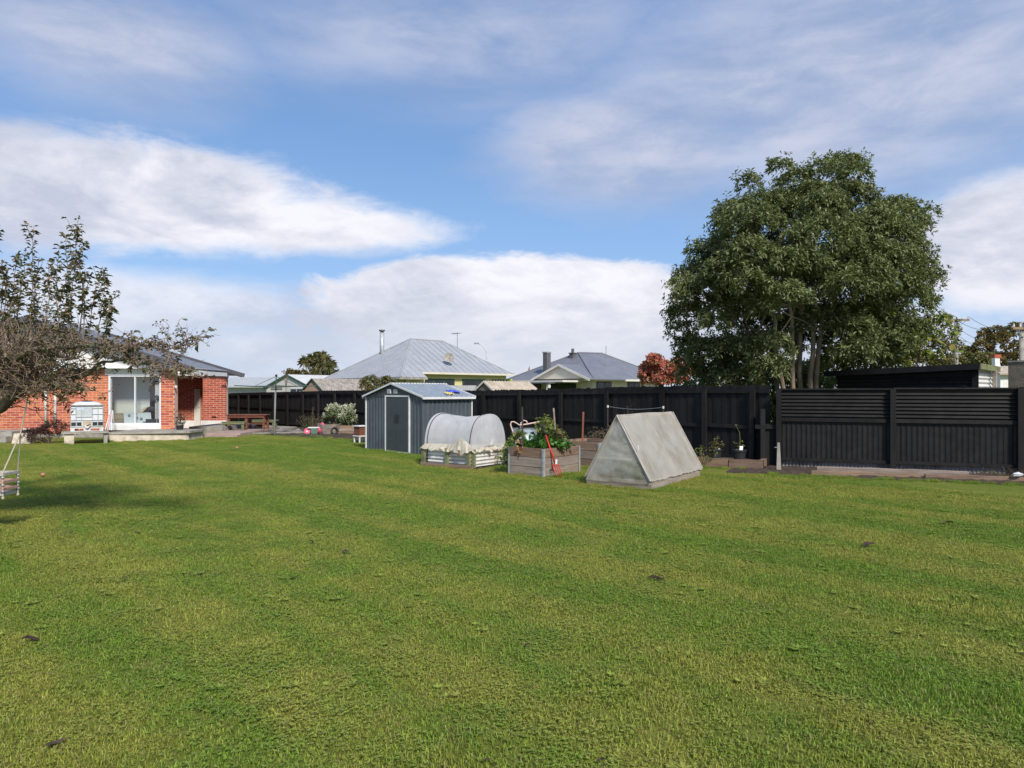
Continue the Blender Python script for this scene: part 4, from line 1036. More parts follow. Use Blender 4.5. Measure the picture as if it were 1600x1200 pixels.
# clothesline
def clothesline():
    Y = 27.9; root = thing('rotary_clothesline', 'rotary clothesline with grey pole and thin green arms on the lawn edge', 'clothesline', (SX(429, Y), Y, 0))
    MB().tube([(0, 0, 0), (.035, 0, 1.75), (.05, 0, 1.78)], .034, 10).build('pole', M['pole_grey'], root, smooth=True)
    MB().tube([(.05, 0, 1.74), (.066, 0, 2.38)], .024, 8).build('mast', M['green_trim'], root, smooth=True)
    MB().tube([(.066, 0, 2.36), (.066, 0, 2.43)], .045, 10).build('hub', M['dark_plastic'], root)
    ends = []
    for k in range(4):
        a = R(18+90*k); e = Vector((1.55*math.cos(a)+.06, 1.55*math.sin(a), 1.99)); ends.append(e)
        MB().tube([(.055, 0, 1.93), e], .021, 6).build('arm', M['green_trim'], root)
        MB().tube([(.066, 0, 2.36), (Vector((.06, 0, 1.93))+e)*.5+Vector((0, 0, .02))], .010, 5).build('brace', M['green_trim'], root)
    for q, nm in ((1.0, 'line'), (.78, 'line'), (.56, 'line')):
        for k in range(4):
            a, b = ends[k], ends[(k+1) % 4]; c = Vector((.055, 0, 1.95))
            a2, b2 = c.lerp(a, q), c.lerp(b, q)
            MB().tube([a2, (a2+b2)*.5-Vector((0, 0, .025)), b2], .006, 4).build(nm, M['wire'], root)
clothesline()

# picnic table and benches
def table():
    root = thing('garden_table', 'red-brown wooden garden table on the patio', 'table', (SX(388, 30.6), 30.6, .03), R(3))
    for k in range(5): MB().box(-.85, .85, -.38+k*.154, -.38+k*.154+.146, .70, .735).build('top_board', M['table_red'], root)
    MB().box(-.78, .78, -.34, -.30, .60, .70).build('apron', M['table_red'], root); MB().box(-.78, .78, .30, .34, .60, .70).build('apron', M['table_red'], root)
    for x in (-.74, .0, .74):
        for y in (-.30, .26): MB().box(x-.055, x+.055, y, y+.05, 0, .70).build('leg', M['table_red'], root)
    MB().box(.05, .70, -.06, -.02, .30, .38).build('stretcher', M['table_red'], root)
def bench(label, x, y, L, rz):
    root = thing('garden_bench', label, 'bench', (x, y, .03), rz, None)
    for k in range(2): MB().box(-L/2, L/2, -.17+k*.175, -.17+k*.175+.165, .42, .455).build('seat_board', M['bench_green'], root)
    for sx in (-1, 1):
        for sy in (-.13, .09): MB().box(sx*(L/2-.12)-.05, sx*(L/2-.12)+.05, sy, sy+.04, 0, .42).build('leg', M['bench_green'], root)
        MB().box(sx*(L/2-.12)-.04, sx*(L/2-.12)+.04, -.09, .09, .18, .25).build('brace', M['bench_green'], root)
    MB().box(-L/2+.04, L/2-.04, -.155, -.135, .35, .42).build('rail', M['bench_green'], root)
table()
bench('mossy green wooden bench on the lawn side of the garden table', SX(366, 29.75), 29.75, 1.0, R(5))
bench('mossy green wooden bench behind the far end of the garden table', SX(414, 31.6), 31.6, 1.15, R(-6))
tk = thing('metal_bucket', 'grey metal bucket lying under the garden table', 'bucket', (SX(392.5, 31.5), 31.5, .03))
MB().tube([(-.16, 0, .15), (.16, 0, .15)], [.15, .12], 14).build('body', M['zinc'], tk, smooth=True); MB().tube([(-.17, 0, .15), (-.15, 0, .15)], .16, 14).build('rim', M['zinc'], tk)
tk = thing('black_crate', 'black plastic crate under the garden table', 'crate', (SX(402, 31.8), 31.8, .03), R(10))
MB().box(-.2, .2, -.15, .15, 0, .28).build('body', M['dark_plastic'], tk); MB().box(-.22, .22, -.17, .17, .28, .31).build('rim', M['dark_plastic'], tk)

# ------------------------------------------------------------------ brick house
def house():
    Y0 = 26.8; k = Y0/FPX
    root = thing('brick_house', 'low red brick house with white trim, wide window and dark sloping roof edge', 'house', (-15.0, Y0, 0))
    ox, oy = -15.0, Y0
    bx_all = []                                       # every brick: (wall, x, y, z, rot, length, distance)
    CO, BL = .0941, .328
    xw0, xw1 = SX(170, Y0), SX(252, Y0); xp1 = SX(273, Y0)     # window and pillar edges
    top = 2.62
    def wall(name, x0, x1, y, z0, z1, y2, mat='mortar'):
        return MB().box(x0-ox, x1-ox, y-oy, y2-oy, z0, z1).build(name, M[mat], root)
    g = np.random.default_rng(8)
    def lay(w, x0, x1, y, z0, z1, vis0=-99):
        n = int((z1-z0)/CO)
        for r in range(n):
            x = x0-(BL/2 if r % 2 else 0)
            while x < x1-.02:
                a, b = max(x, x0), min(x+BL-.022, x1)
                if b-a > .04: bx_all.append((w, a, y, z0+r*CO, b-a, y if a > vis0 else y+20))
                x += BL
    w1 = wall('left_wall', -23.5, xw0, Y0, .17, top, Y0+.25); lay(w1, -23.5, xw0, Y0, .17, top, -19.55)
    w2 = wall('pillar', xw1, xp1, Y0-.02, .30, top, Y0+.25); lay(w2, xw1, xp1, Y0-.02, .30, top)
    Yr = 32.5; xr0, xr1 = -14.27, SX(353, Yr); Yc = 33.5
    w3 = wall('rear_wall', xr0, xr1, Yr, .42, 2.47, Yr+.25); lay(w3, xr0, xr1, Yr, .42, 2.47)
    w4 = wall('porch_back_wall', -17.0, xr0, Yc, .38, 2.47, Yc+.25); lay(w4, -17.0, xr0, Yc, .38, 2.47)
    wall('porch_base', -17.0, xr0, Yc-.015, .0, .38, Yc+.25, 'white_paint')
    wall('porch_return', xr0, xr0+.2, Yr+.251, .0, 2.47, Yc+.25, 'brick')
    wall('porch_ceiling', -17.0, xr0+.02, 31.6, 2.475, 2.60, Yc+.25, 'white_paint')
    wall('rear_base', xr0, xr1+.01, Yr-.015, .0, .42, Yr+.25, 'white_paint')
    wall('left_base', -23.5, xw0, Y0+.02, 0, .17, Y0+.25, 'concrete')
    # right-hand end wall and the slanting wall of the porch
    MB().prism([(xr1-ox, Yr+.25-oy), (xr1-.25-ox, Yr+.25-oy), (xr1-.25-ox-3.75, 41-oy), (xr1-ox-3.75, 41-oy)], 0, 2.47).build('end_wall', M['brick'], root)
    MB().prism([(xp1-.02-ox, Y0+.25-oy), (xp1-.3-ox, Y0+.25-oy), (-17.0-ox, Yc-oy-.02), (-16.7-ox, Yc-oy-.02)], .0, top).build('porch_wall', M['brick'], root)
    # bricks: the largest 300 singly, the rest joined
    bx_all.sort(key=lambda b: (b[5], -b[4]))
    cache = {}
    rest = {}
    for i, (w, x, y, z, L, dist) in enumerate(bx_all):
        if i < 300:
            key = round(L, 2)
            if key not in cache: cache[key] = MB().box(0, L, -.008, .03, 0, CO-.023).mesh('brick', M['brick'])
            link('brick', cache[key], w, (x-ox, y-oy+g.uniform(-.002, .002), z))
        else:
            rest.setdefault(w.name, (w, MB()))[1].box(x-ox, x-ox+L, y-oy-.008+g.uniform(-.002, .002), y-oy+.03, z, z+CO-.023)
    for nm, (w, mbb) in rest.items(): tag(mbb.build('bricks', M['brick'], w), kind='stuff')
    # wide window with interior
    wz0, wz1 = SZ(663, Y0), SZ(586, Y0)
    fr = MB()
    X = lambda p: SX(p, Y0)-ox
    win = MB().box(X(170), X(173), -.03, .10, wz0, wz1).box(X(249.5), X(252), -.03, .10, wz0, wz1).box(X(173), X(249.5), -.03, .10, wz1-.06, wz1).box(X(173), X(249.5), -.03, .10, wz0, wz0+.05).build('window', M['white_alu'], root)
    MB().box(X(210.2), X(212), -.02, .06, wz0+.05, wz1-.06).build('mullion', M['white_alu'], win)
    for a, b in ((173, 210.2), (212, 249.5)): MB().box(X(a), X(b), .02, .026, wz0+.05, wz1-.06).build('pane', M['glass'], win)
    MB().box(X(169), X(252.5), -.06, .12, .29, wz0).build('window_skirt', M['white_paint'], root)
    MB().box(X(165), X(252), -.05, .15, wz1, top+.1).build('window_head', M['white_paint'], root)
    # the room behind the glass
    MB().box(X(140), X(252)-.62, 1.0, 1.06, .3, 2.62).build('room_wall', M['room_wall'], root)
    MB().box(X(140), X(140)+.05, .3, 1.3, .3, 2.62).build('room_side', M['room_wall'], root)
    MB().box(X(140), X(252)-.62, .12, 1.3, .26, .30).build('room_floor', M['cream_pale'], root)
    MB().box(X(140), X(252)-.62, .12, 1.3, 2.62, 2.66).build('room_ceiling', M['room_wall'], root)
    MB().grid(lambda u, v: (X(227.5)+(X(236)-X(227.5))*u, .32+.03*math.sin(u*25), .4+2.1*v), 24, 1).build('curtain', M['curtain'], root)
    MB().grid(lambda u, v: (X(236)+(X(243)-X(236))*u, .30+.02*math.sin(u*30), .4+2.1*v), 24, 1).build('curtain', M['blind'], root)
    # verge, gables, eave boards and roof (two stepped gables of one pitch)
    sl = .30
    def gable(y, ye, xe, ze, xr, th, back=0.0):
        zr = ze+sl*(xe-xr)
        MB().slab((xe-back-ox, ye-oy, ze), (xe-ox, y-oy, ze), (xr-ox, y-oy, zr), (xr-back-ox, ye-oy, zr), -.06).build('roof', M['roof_slate'], root)
        MB().slab((xr-back-ox, ye-oy, zr), (xr-ox, y-oy, zr), (xr-8-ox, y-oy, zr-sl*8), (xr-8-back-ox, ye-oy, zr-sl*8), -.06).build('roof', M['roof_slate'], root)
        MB().beam((xe-ox, y-oy-.02, ze-.05), (xr-ox, y-oy-.02, zr-.05), .05, th).build('verge_board', M['roof_dark'], root)
        MB().beam((xr-8-ox, y-oy-.02, zr-sl*8-.05), (xr-ox, y-oy-.02, zr-.05), .05, th).build('verge_board', M['roof_dark'], root)
    gable(26.25, 29.3, SX(304, 26.25), SZ(577, 26.25)+.02, -18.2, .20)
    gable(32.15, 36, SX(382, 32.15), SZ(585, 32.15), -18.6, .17, 1.6)
    xe = SX(304, 26.25)-.02; ze = SZ(577, 26.25)
    MB().box(xe-.02-ox, xe-ox, 26.3-oy, 29.3-oy, ze-.20, ze-.05).build('eave_board', M['white_paint'], root)
    MB().box(-16.5-ox, xe-.02-ox, 26.5-oy, 29.3-oy, 2.625, 2.64).build('soffit', M['white_paint'], root)
    zr = ze+sl*(xe+18.2)
    MB().prism_y([(-23.4-ox, 2.64), (xe-.3-ox, 2.64), (xe-.3-ox, 2.66), (-18.2-ox, zr-.10), (-23.4-ox, zr-.10-sl*5.2)], Y0-.1-oy, Y0+.05-oy).build('gable_boards', M['white_paint'], root)
    xe2 = SX(378, 31.9); ze2 = SZ(584, 31.75); 
    MB().prism_y([(-18-ox, 2.48), (xe2-.15-ox, 2.48), (xe2-.15-ox, ze2-.03), (-18-ox, ze2-.10+sl*(xe2+18))], 32.36-oy, 32.48-oy).build('gable_boards', M['white_paint'], root)
    MB().box(xr1-ox, xr1+.30-ox, 32.0-oy, 32.08-oy, 2.40, 2.455).build('gutter_bracket', M['dark_plastic'], root)
    # door at the porch, downpipes, vent
    Yd = Yc-.1; dxa, dxb = SX(303.3, Yd), SX(312.8, Yd)
    dr = MB().box(dxa-ox, dxb-ox, Yd-oy, Yd+.08-oy, .12, SZ(608, Yd)).build('door', M['cream_pale'], root)
    MB().tube([(dxb-.05-ox, Yd-.03-oy, 1.0), (dxb-.05-ox, Yd-oy, 1.0)], .025, 8).build('handle', M['grey_metal'], dr)
    MB().box(SX(331, Yr)-ox, SX(338, Yr)-ox, Yr-.016-oy, Yr-oy, SZ(653, Yr), SZ(651.5, Yr)+.02).build('air_vent', M['dark_plastic'], root)
    for p in (73, 88):
        x = SX(p, Y0)-ox; MB().tube([(x, -.06, .42), (x, -.06, 2.6)], .048, 10).build('downpipe', M['white_paint'], root, smooth=True)
    MB().box(SX(36, Y0)-ox, SX(46.5, Y0)-ox, -.012, -.0085, .18, .36).build('vent_frame', M['cream_pale'], root)
    MB().tube([(SX(275, Y0)-ox, -.05, 1.94), (SX(277, Y0)-ox, -.10, 1.94)], .05, 8).build('porch_lamp', M['white_plastic'], root)
house()
# things inside the room: wicker chair, patterned sofa, cushion, lamp
def room_things():
    Y = 27.02; s = Y/FPX
    r = thing('sofa', 'sofa seen through the window, covered by a printed grey throw', 'sofa', (SX(214, Y), Y, .30))
    MB().grid(lambda u, v: ((u-.5)*1.05, .05*math.sin(3*v), .02+.62*v+.015*math.sin(9*u)), 16, 6).grid(lambda u, v: ((u-.5)*1.05, .05*math.sin(3)+.5*v, .64), 4, 2).build('throw', M['printed_throw'], r)
    MB().box(-.5, .5, .18, .7, 0, .5).build('base', M['cushion'], r)
    Y = 27.12; r = thing('wicker_basket', 'brown wicker basket inside the window beside the covered sofa', 'basket', (SX(187, Y), Y, .30))
    MB().lathe([(.0, 0), (.16, 0), (.20, .3), (.20, .62), (.17, .62), (.0, .55)], 16).build('body', M['wicker'], r, smooth=True)
    for z in (.2, .4, .6): MB().lathe([(.205, -.01), (.212, 0), (.205, .01)], 16, (0, 0, z)).build('band', M['timber_brown'], r)
    Y = 27.05; r = thing('armchair', 'dark armchair with a tan cushion inside the window', 'armchair', (SX(241, Y)-.05, Y, .30))
    MB().box(-.28, .20, .0, .5, 0, .40).build('seat', M['cushion'], r)
    MB().tube([(-.45, .1, .62), (-.1, .15, .80), (.2, .2, .74)], [.06, .14, .10], 10).build('backrest', M['cushion'], r, smooth=True)
    MB().slab((-.58, 0, .58), (-.48, 0, .58), (-.2, .0, .86), (-.34, .0, .84), .06).build('cushion', M['tan_fabric'], r)
    Y = 27.0; r = thing('floor_lamp', 'thin pale floor stand inside the window beside the curtain', 'floor lamp', (SX(245, Y), Y, .30))
    MB().tube([(0, 0, 0), (0, 0, 1.25)], .014, 6).build('stem', M['wood_rail'], r); MB().lathe([(.10, 0), (.10, .02), (.0, .03)], 12).build('base', M['wood_rail'], r)
    MB().lathe([(.03, .0), (.10, -.10), (.10, -.11), (.02, -.02)], 12, (0, 0, 1.32)).build('lamp_shade', M['dark_plastic'], r)
room_things()
# concrete deck in front of the window, steps and the tank bench
def deck():
    root = thing('concrete_deck', 'pale stained concrete deck under the wide window', 'deck', (-14.1, 24.5, 0))
    poly = [(0, 0), (2.35, 1.05), (2.35, 2.28), (0, 2.28)]
    MB().prism([(x*.985+.02, y+.05) for x, y in poly], -.05, .25).build('deck_wall', M['concrete_pale'], root)
    MB().prism([(-.10, -.02), (2.42, 1.02), (2.42, 2.28), (-.10, 2.28)], .251, .33).build('deck_slab', M['concrete'], root)
deck()
st = thing('porch_steps', 'pinkish concrete steps and landing beside the deck', 'steps', (-12.0, 27.6, 0))
MB().box(-.0, 1.35, .0, 4.7, -.05, .12).build('landing', M['paving_pink'], st)
MB().box(-.02, 1.4, -.45, -.005, -.05, .06).build('step', M['paving_pink'], st)
MB().box(-1.4, -.01, 1.6, 4.7, -.05, .30).build('porch_floor', M['concrete'], st)
MB().box(-.35, .15, -.75, -.46, -.05, .12).build('step', M['concrete'], st)
def tank():
    bench_ = thing('concrete_bench', 'concrete slab bench carrying the white water tank', 'bench', (SX(107, 23.6), 23.6, 0), R(31))
    MB().box(-.20, 1.16, -.18, .95, .335, .40).build('slab', M['concrete'], bench_)
    MB().box(-.12, .16, -.12, .12, -.03, .33).build('leg', M['concrete_pale'], bench_)
    MB().box(1.02, 1.13, -.10, .8, -.03, .33).build('leg', M['concrete'], bench_)
    MB().box(-.12, .10, .6, .85, -.03, .33).build('leg', M['concrete_pale'], bench_)
    root = thing('water_tank', 'white caged plastic water tank on the concrete bench by the brick wall', 'water tank', (SX(110, 23.68), 23.68, .405), R(31))
    w, d, h = .96, .80, .98
    MB().box(.02, w-.02, .02, d-.02, .14, h-.10).build('bottle', M['tank_white'], root)
    def dome(u, v): return (.02+(w-.04)*u, .02+(d-.04)*v, h-.10+.13*(max(0, 1-abs(u-.5)**3*8)*max(0, 1-abs(v-.5)**3*8))**.6)
    MB().grid(dome, 12, 12).build('tank_top', M['tank_white'], root, smooth=True)
    MB().lathe([(.16, 0), (.17, .03), (.0, .05)], 14, (w/2, d/2, h+.02)).build('lid', M['dark_plastic'], root)
    MB().box(.17, .62, -.004, .016, .48, .82).build('label_plate', M['label_grey'], root)
    MB().box(.19, .38, -.008, -.0045, .72, .81).build('label_plate', M['label_blue'], root)
    for z in (.16, .38, .58, .78): MB().tube([(0, 0, z), (w, 0, z), (w, d, z), (0, d, z), (0, 0, z)], .009, 5).build('cage_bar', M['zinc'], root)
    MB().tube([(0, -.01, h-.10), (w, -.01, h-.10), (w, d, h-.10), (0, d, h-.10), (0, -.01, h-.10)], .022, 6).build('cage_rail', M['concrete'], root)
    for x in (0, .16, .32, .64, .80, w): MB().tube([(x, -.002, .12), (x, -.002, h-.1)], .009, 5).build('cage_bar', M['zinc'], root)
    for y in (.2, .5, .75): MB().tube([(w, y, .12), (w, y, h-.1)], .009, 5).build('cage_bar', M['zinc'], root)
    MB().box(0, w, -.01, d, .10, .135).box(0, w, -.01, .05, 0, .02).box(0, .12, -.01, d, .02, .10).box(w-.12, w, -.01, d, .02, .10).box(w/2-.10, w/2+.10, -.01, d, .02, .10).build('pallet', M['zinc_white'], root)
    for x in (.09, .25, .71, .87): MB().box(x-.065, x+.065, -.006, .018, .20, .31).build('cage_plate', M['dark_plastic'], root)
    MB().box(.36, .60, -.012, .018, .15, .34).build('valve_plate', M['tan_fabric'], root)
    MB().tube([(w/2, -.10, .17), (w/2, .05, .17)], .06, 12).build('valve', M['white_plastic'], root); MB().tube([(w/2-.02, -.12, .20), (w/2+.1, -.12, .24)], .014, 6).build('lever', M['dark_plastic'], root)
tank()
g = np.random.default_rng(12)
for i, (a, b, z, m, lab) in enumerate(((162.5, 166, 648, 'pink_stick', 'straight pink stick leaning in the bundle beside the tank'), (165, 169, 646, 'pink_stick', 'paler pink stick leaning in the bundle nearer the window'),
        (167, 174, 642, 'white_paint', 'white garden cane leaning steeply beside the window'), (168, 179, 641, 'wood_rail', 'pale wooden cane leaning widest across the window'), (164, 164.5, 641, 'white_paint', 'white garden cane standing nearly upright next to the tank'))):
    Ya = 25.6+.08*i
    tag(MB().tube([(0, 0, 0), (SX(a, Ya)-SX(b, Ya), .35, SZ(z, Ya)-.34)], .016, 6).build('garden_cane', M[m], None, (SX(b, Ya), Ya, .335)), lab, 'cane', 'canes leaning by the window')
# topiary pot by the pillar
pp = thing('potted_topiary', 'dark potted plant standing on the deck beside the brick pillar', 'potted plant', (SX(281, 26.3), 26.3, .33))
MB().lathe([(0, 0), (.11, 0), (.14, .16), (0, .15)], 14).build('pot', M['dark_plastic'], pp)
P = np.concatenate([g.normal(0, 1, (90, 3))*[.07, .07, .12]+[.02, 0, .34], g.normal(0, 1, (16, 3))*[.10, .08, .08]+[-.06, 0, .50]]); p, d = whorls(P, P-[0, 0, .3], 4, .9, .02, 2); leaves('foliage', p, d, .06, .03, M['leaf_dark'], pp, seed=2)
MB().tube([(0, 0, .1), (.02, 0, .4), (-.05, 0, .58)], [.015, .012, .005], 6).build('stem', M['bark_dark'], pp)
# purple shrub, stone blocks left of the tank
ps = thing('purple_shrub', 'low dark purple-brown shrub against the brick wall beside the tank', 'shrub', (SX(78, 24.2), 24.2, 0))
lb = [((g.uniform(-.75, .55), g.uniform(-.3, .35), 0), g.uniform(.2, .34)) for _ in range(18)]; lb = [((c[0], c[1], .08+.30*math.exp(-((c[0]-.25)/.5)**2)+g.uniform(0, .12)), r) for c, r in lb]
P, A = lobes_shoots(lb, 900, g); p, d = whorls(P, A, 5, .9, .03, 3); leaves('foliage', p, d, .085, .022, M['leaf_purple'], ps, seed=3)
mb = MB()
for c, r in lb: mb.tube(wander((0, 0, 0), c, 5, .03, g), np.linspace(.02, .006, 5), 5)
mb.build('stems', M['twig'], ps)
ss = thing('stone_steps', 'grey stone garden steps against the brick wall', 'steps', (-18.7, 24.2, 0))
MB().box(-2.4, 1.3, .0, .9, 0, .20).build('step', M['concrete'], ss); MB().box(-2.4, 1.25, .35, 1.6, .20, .36).build('step', M['concrete'], ss)
q = g.random((7, 7, 2))
o = MB().add([(-.28,-.2,0),(.30,-.22,0),(.28,.2,0),(-.25,.2,0),(-.22,-.16,.34),(.32,-.15,.37),(.28,.16,.36),(-.2,.15,.33)], [(0,3,2,1),(4,5,6,7),(0,1,5,4),(1,2,6,5),(2,3,7,6),(3,0,4,7)]).build('stone_block', M['concrete_pale'], None, (SX(37, 23.9), 23.9, 0), (0, 0, R(10)))
tag(o, 'rough white stone block beside the dark purple shrub', 'stone')

# ------------------------------------------------------------------ toddler swing
def swing():
    Y = 9.0; X = SX(-7, Y); root = thing('toddler_swing', 'wooden toddler swing seat hanging on pale ropes from the apple tree', 'swing', (X, Y, .42), R(6))
    w, d = .34, .30
    MB().box(-w/2, w/2, -d/2, d/2, .02, .045).build('seat', M['wood_rail'], root)
    for z, m in ((.08, 'wood_red_rail'), (.17, 'wood_red_rail'), (.27, 'wood_rail')):
        MB().box(-w/2-.015, w/2+.02, -d/2-.022, -d/2, z, z+.032).build('slat', M[m], root); MB().box(-w/2-.015, w/2+.02, d/2, d/2+.022, z, z+.032).build('slat', M[m], root)
        MB().box(-w/2-.02, -w/2, -d/2+.001, d/2-.001, z, z+.032).build('slat', M[m], root); MB().box(w/2, w/2+.02, -d/2+.001, d/2-.001, z, z+.032).build('slat', M[m], root)
    tips = [(.34, .05, 1.36), (.34, .12, 1.36)]
    for sx in (-1, 1):
        for sy in (-1, 1):
            c = (sx*(w/2+.01), sy*(d/2+.01))
            for z in (.05, .13, .225): MB().lathe([(.0, 0), (.021, .008), (.024, .02), (.021, .034), (0, .04)], 8, (c[0], c[1], z)).build('bead', M['grey_metal'], root, smooth=True)
            q = Vector((.30, .0, .80)) if sx > 0 else Vector((-.30, 0, .80))
            tip = Vector((.41, .0, 1.36)) if sx > 0 else Vector((-.40, .0, 1.28))
            MB().tube([(c[0], c[1], .0), (c[0], c[1], .31), q.lerp(Vector((c[0], c[1], .31)), .0), tip], .009, 6).build('rope', M['rope'], root)
            MB().lathe([(0, -.03), (.016, -.02), (.018, 0), (0, .01)], 8, (c[0], c[1], 0)).build('knot', M['rope'], root)
    MB().box(-.02, .02, -d/2-.03, -d/2-.023, .05, .36).build('crotch_bar', M['zinc'], root)
swing()

# ------------------------------------------------------------------ apple tree
def apple():
    g = np.random.default_rng(77); T = np.array([-8.5, 9.3, 0.0])
    root = thing('apple_tree', 'old spreading apple tree with lichened limbs and upright leafy shoots', 'tree', tuple(T))
    W = lambda px, py, Y: np.array([SX(px, Y), Y, SZ(py, Y)])-T
    mb = MB(); tw = MB()
    def limb(pts, r0, r1, n=10):
        pts = [np.array(p, float) for p in pts]; out = []
        for i in range(len(pts)-1):
            s = wander(pts[i], pts[i+1], 6, .018, g); out += list(s[:-1] if i < len(pts)-2 else s)
        mb.tube(out, np.linspace(r0, r1, len(out)), n); return out
    fork = np.array([.1, -.05, 1.15])
    limb([(0, 0, -.05), (.03, -.02, .6), fork], .19, .16, 12)
    L = []
    L.append(limb([fork, W(-60, 665, 9.2), W(0, 632, 9.0), W(28, 607, 9.0), W(62, 588, 8.95), W(110, 592, 8.9), W(150, 575, 8.8)], .15, .022))
    L.append(limb([fork, W(-70, 615, 9.5), W(-10, 600, 9.4), W(40, 590, 9.4), W(85, 587, 9.5)], .12, .045))
    L.append(limb([fork, W(-60, 600, 9.0), W(0, 570, 8.8), W(60, 545, 8.6), W(120, 540, 8.5), W(185, 545, 8.4)], .06, .014))
    L.append(limb([fork, W(-90, 560, 9.6), W(-20, 545, 9.9), W(50, 540, 10.1), W(120, 560, 10.3)], .06, .014))
    L.append(limb([W(40, 610, 9.0), W(60, 606, 8.9), W(95, 600, 8.7), W(128, 606, 8.6)], .05, .012, 8))
    L.append(limb([fork, (-.5, -.9, 1.7), (-.7, -1.8, 2.1), (-.3, -2.5, 2.4)], .11, .03)); L.append(limb([fork, (-.9, .2, 1.8), (-1.9, .3, 2.2), (-2.8, .2, 2.4)], .11, .03))
    L.append(limb([fork, (-.2, .9, 1.8), (.2, 1.9, 2.2), (.6, 2.8, 2.5)], .11, .03))
    R1 = limb([W(150, 560, 8.8), W(190, 545, 8.8), W(235, 540, 8.8), W(265, 545, 8.8), W(300, 528, 8.8)], .02, .006, 6); L.append(R1)
    R2 = limb([W(150, 570, 8.7), W(200, 562, 8.6), W(250, 570, 8.6), W(290, 580, 8.5)], .018, .005, 6); L.append(R2)
    P, A = [], []                                    # leafy green shoots
    PB, AB = [], []                                  # brownish leaves of the tangle
    def sprout(a, b, lean=.02, first=.25, dens=30, r=.008):
        a, b = np.array(a), np.array(b); n = max(6, int(np.linalg.norm(b-a)*12)); s = wander(a, b, n, lean*.35, g)
        tw.tube(s, np.linspace(r, .0025, n), 5)
        m = max(3, int(np.linalg.norm(b-a)*dens)); t = np.sort(g.uniform(first, 1, m)); 
        q = np.stack([np.interp(t, np.linspace(0, 1, n), s[:, k]) for k in range(3)], 1); P.append(q); A.append(np.tile(unit(b-a), (m, 1))*.6+g.normal(0, .3, (m, 3)))
        return s
    tops = [(0, 352), (12, 420), (28, 400), (40, 392), (53, 352), (62, 402), (75, 410), (92, 382), (103, 368), (112, 400), (122, 343), (128, 372), (133, 420), (160, 416), (150, 440), (170, 470), (176, 476), (5, 440), (35, 430), (-25, 380), (-60, 400), (-95, 370), (-120, 410), (-40, 440)]
    for tx, ty in tops:
        Y = g.uniform(8.6, 9.9); bx = tx-g.uniform(0, 16); by = g.uniform(520, 560)
        s = sprout(W(bx, by, Y), W(tx, ty, Y-.1), .03, .15, 34)
        for _ in range(3):
            i = g.integers(2, len(s)-2); sprout(s[i], s[i]+np.array([g.uniform(-.16, .16), g.uniform(-.15, .15), g.uniform(.15, .38)]), .02, .1, 34, .005)
    # tangled crown of twigs round the limbs
    for l in L:
        l = np.array(l); main = len(l) > 20 or True
        for p in l[3:]:
            for _ in range(4 if p[0] < 2.6 else (2 if not (l is R1 or l is R2) else 1)):
                d = np.array([g.uniform(-.5, .8), g.uniform(-.7, .6), g.uniform(-.08, 1.0)]); ln = g.uniform(.2, .75)
                if p[0] > 2.6: ln *= .45; d[2] = g.uniform(-.35, .45)
                if l is R1 or l is R2: 
                    ln *= .42; d[2] = g.uniform(-.5, .5)
                e = p+unit(d)*ln
                s = wander(p, e, 6, .03, g); tw.tube(s, np.linspace(.009 if ln > .4 else .006, .0025, 6), 4)
                for _ in range(4 if p[0] < 2.6 else 1):
                    i = g.integers(0, 5); e3 = s[i]+unit(d*.3+g.normal(0, .6, 3)+[.25, 0, .35])*g.uniform(.15, .45)*(1 if p[0] < 2.4 else .6); tw.tube(wander(s[i], e3, 5, .02, g), np.linspace(.004, .0018, 5), 3)
                for _ in range(4 if not (l is R1 or l is R2) else 2):
                    i = g.integers(1, 6); d2 = unit(d*.5+g.normal(0, .6, 3)); e2 = s[i]+d2*ln*g.uniform(.25, .6); s2 = wander(s[i], e2, 5, .02, g)
                    tw.tube(s2, np.linspace(.005, .002, 5), 4)
                    for q in s2[2:]:
                        if g.random() < .46: (PB if g.random() < .66 else P).append(q[None]); (AB if PB and PB[-1] is not None and len(AB) < len(PB) else A).append(unit(d2)[None]+g.normal(0, .4, (1, 3)))
    mb.build('trunk', M['bark_grey'], root, smooth=True); tw.build('twigs', M['twig'], root)
    P, A, PB, AB = map(np.concatenate, (P, A, PB, AB))
    p, d = whorls(P, A, 2, .9, .012, 1); d[:, 2] *= .55; leaves('crown', p, d, .075, .040, M['leaf_apple'], root, .2, .22, seed=1)
    p, d = whorls(PB, AB, 3, .9, .015, 2); d[:, 2] *= .5; leaves('crown_inner', p, d, .052, .030, M['leaf_apple_brown'], root, .2, .25, seed=2)
apple()

